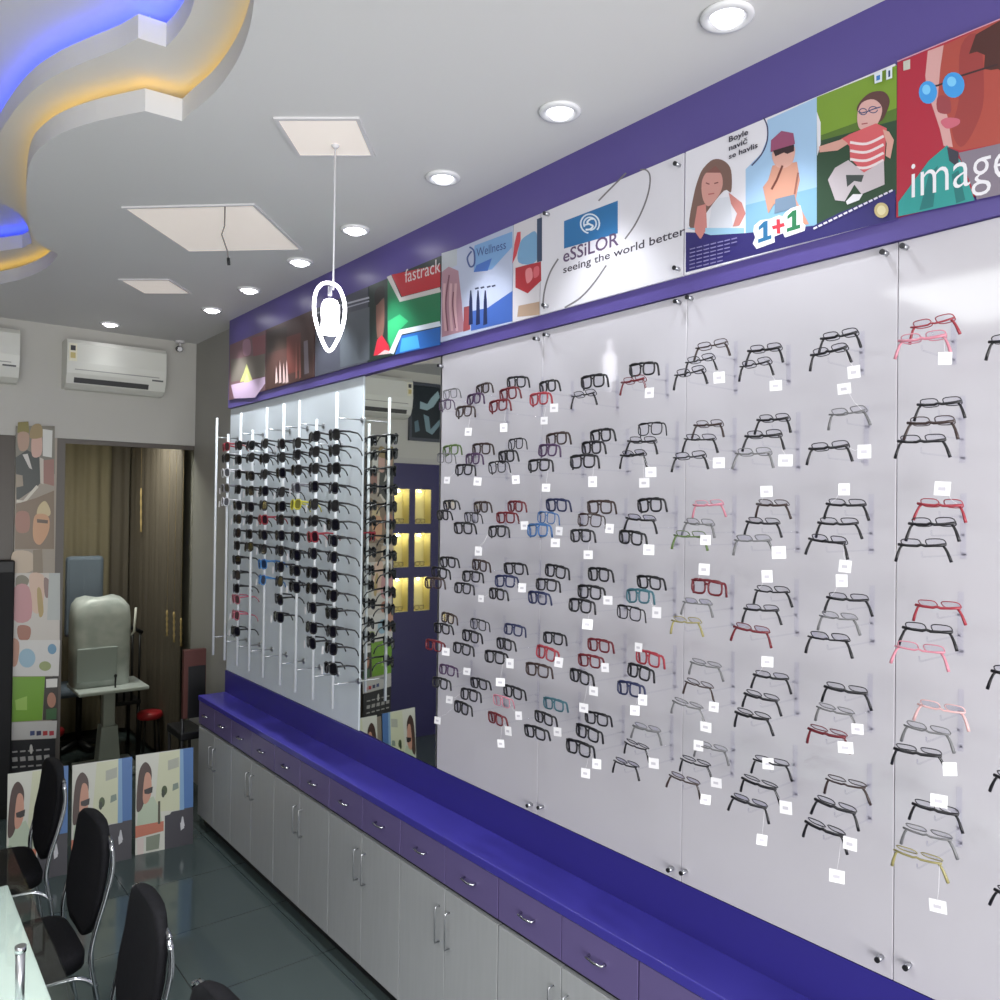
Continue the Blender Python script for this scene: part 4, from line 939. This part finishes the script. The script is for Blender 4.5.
def chair_parts(t):
    def prof(y):   # rear tube in side view
        return [(.10, y, 0), (.055, y, .22), (.02, y, .46), (.0, y, .60), (.012, y, .70), (.045, y, .82), (.065, y, .92), (.062, y, 1.0)]
    w = .215
    for s in (-1, 1):
        k = MB(); k.tube(smooth(prof(s * w), 5), .0088, CHROME, 8); k.build('rear_leg', t)
        k = MB(); k.tube(smooth([(.02, s * w, .50), (-.03, s * (w - .004), .545), (-.10, s * (w - .01), .555), (-.30, s * (w - .01), .56), (-.375, s * (w - .01), .54), (-.395, s * (w - .01), .45), (-.41, s * (w - .01), 0)], 5), .0088, CHROME, 8); k.build('front_leg', t)
    k = MB(); k.tube(smooth([(.062, -w, .99), (.064, -w + .02, 1.005), (.066, -w + .06, 1.012), (.066, w - .06, 1.012), (.064, w - .02, 1.005), (.062, w, .99)], 4), .0085, CHROME, 8); k.build('top_rail', t)
    k = MB(); k.tube([(-.37, -w + .01, .54), (-.37, w - .01, .54)], .009, CHROME, 8); k.build('crossbar', t)
    # seat cushion
    k = MB(); n = 24; b = 0; mi = k._m(FABRIC)
    for z, sc in ((.556, .94), (.565, .99), (.60, 1.0), (.618, .96), (.625, .86)):
        for j in range(n):
            a = 2 * math.pi * j / n; c, s = math.cos(a), math.sin(a)
            k.v.append((-.19 + .195 * sc * math.copysign(abs(c) ** .4, c), .205 * sc * math.copysign(abs(s) ** .4, s), z))
    for i in range(4):
        for j in range(n): j2 = (j + 1) % n; k.f.append((i * n + j, i * n + j2, (i + 1) * n + j2, (i + 1) * n + j)); k.mi.append(mi); k.sm.append(True)
    k.f.append(tuple(4 * n + j for j in range(n))); k.mi.append(mi); k.sm.append(True); k.f.append(tuple(range(n))[::-1]); k.mi.append(mi); k.sm.append(False)
    k.build('seat', t)
    # curved back pad
    k = MB(); mi = k._m(FABRIC); zs = [(.645, .5), (.67, .72), (.72, .92), (.79, 1), (.88, 1), (.96, .97), (1.01, .88), (1.04, .68), (1.048, .5)]
    cen = [(z, .0 + .0 + (.008 + (z - .66) * .19 if z < .92 else .057)) for z, _ in zs]
    n = 20
    for (z, f), (_, x) in zip(zs, cen):
        for j in range(n):
            a = 2 * math.pi * j / n; c, s = math.cos(a), math.sin(a)
            yy = .205 * f * math.copysign(abs(s) ** .5, s); k.v.append((x - .012 + .02 * math.copysign(abs(c) ** .6, c) - .03 * (1 - (yy / .205) ** 2) * 0 + .022 * (1 - (yy / .21) ** 2), yy, z))
    for i in range(len(zs) - 1):
        for j in range(n): j2 = (j + 1) % n; k.f.append((i * n + j, i * n + j2, (i + 1) * n + j2, (i + 1) * n + j)); k.mi.append(mi); k.sm.append(True)
    k.f.append(tuple((len(zs) - 1) * n + j for j in range(n))); k.mi.append(mi); k.sm.append(True); k.f.append(tuple(range(n))[::-1]); k.mi.append(mi); k.sm.append(True)
    k.build('backrest', t)
cl = ['black chrome-framed visitor chair farthest from the camera by the placards', 'black chrome-framed visitor chair, second from the far end of the desk', 'black chrome-framed visitor chair, third from the far end, cut at bottom', 'black chrome-framed visitor chair with only its top showing at bottom edge']
base = thing('visitor_chair', cl[0], 'chair', (.645, 4.10, 0), 'visitor chairs along the desk'); chair_parts(base); base.scale = (1, 1, .955)
for i, (x, y) in enumerate([(.65, 3.31), (.638, 2.53), (.64, 1.88)]):
    c = copy_tree(base); c.location = (x, y, 0); c.rotation_euler = (0, 0, R((2, -2, 3)[i])); c['label'] = cl[i + 1]

# ================================================================== LIGHT
w = bpy.data.worlds.new('daylight'); SC.world = w; w.use_nodes = True
bg = w.node_tree.nodes['Background']; bg.inputs['Color'].default_value = (.88, .94, 1, 1); bg.inputs['Strength'].default_value = 1.3
def area(name, loc, rot, sx, sy, e, col=(1, 1, 1)):
    ld = bpy.data.lights.new(name, 'AREA'); ld.shape = 'RECTANGLE'; ld.size = sx; ld.size_y = sy; ld.energy = e; ld.color = col
    o = bpy.data.objects.new(name, ld); COL.objects.link(o); o.location = loc; o.rotation_euler = rot; o['kind'] = 'helper'
    return o
area('shopfront_daylight', (-.4, -2.3, 1.3), (R(118), 0, 0), 4.0, 2.4, 245, (1, .985, .975))
area('left_side_fill', (-1.1, 1.6, 3.44), (0, 0, 0), 1.2, 1.2, 40, (.96, 1, .98))  # added fill light with no fixture, lifts the desk and left side
area('back_room_fill', (1.45, 6.9, 2.95), (R(-12), 0, 0), .8, .4, 44, (.98, 1, 1))  # invented source, added to brighten the machine and curtains behind the glass
o = area('desk_fill', (-.15, 2.1, 3.44), (0, 0, 0), .4, .4, 34, (1, 1, 1)); o.data.spread = R(75)  # extra unseen fill, narrowed to whiten the desk surface
SC.view_settings.view_transform = 'Standard'; SC.view_settings.look = 'None'; SC.view_settings.gamma = 1; SC.view_settings.exposure = -.1
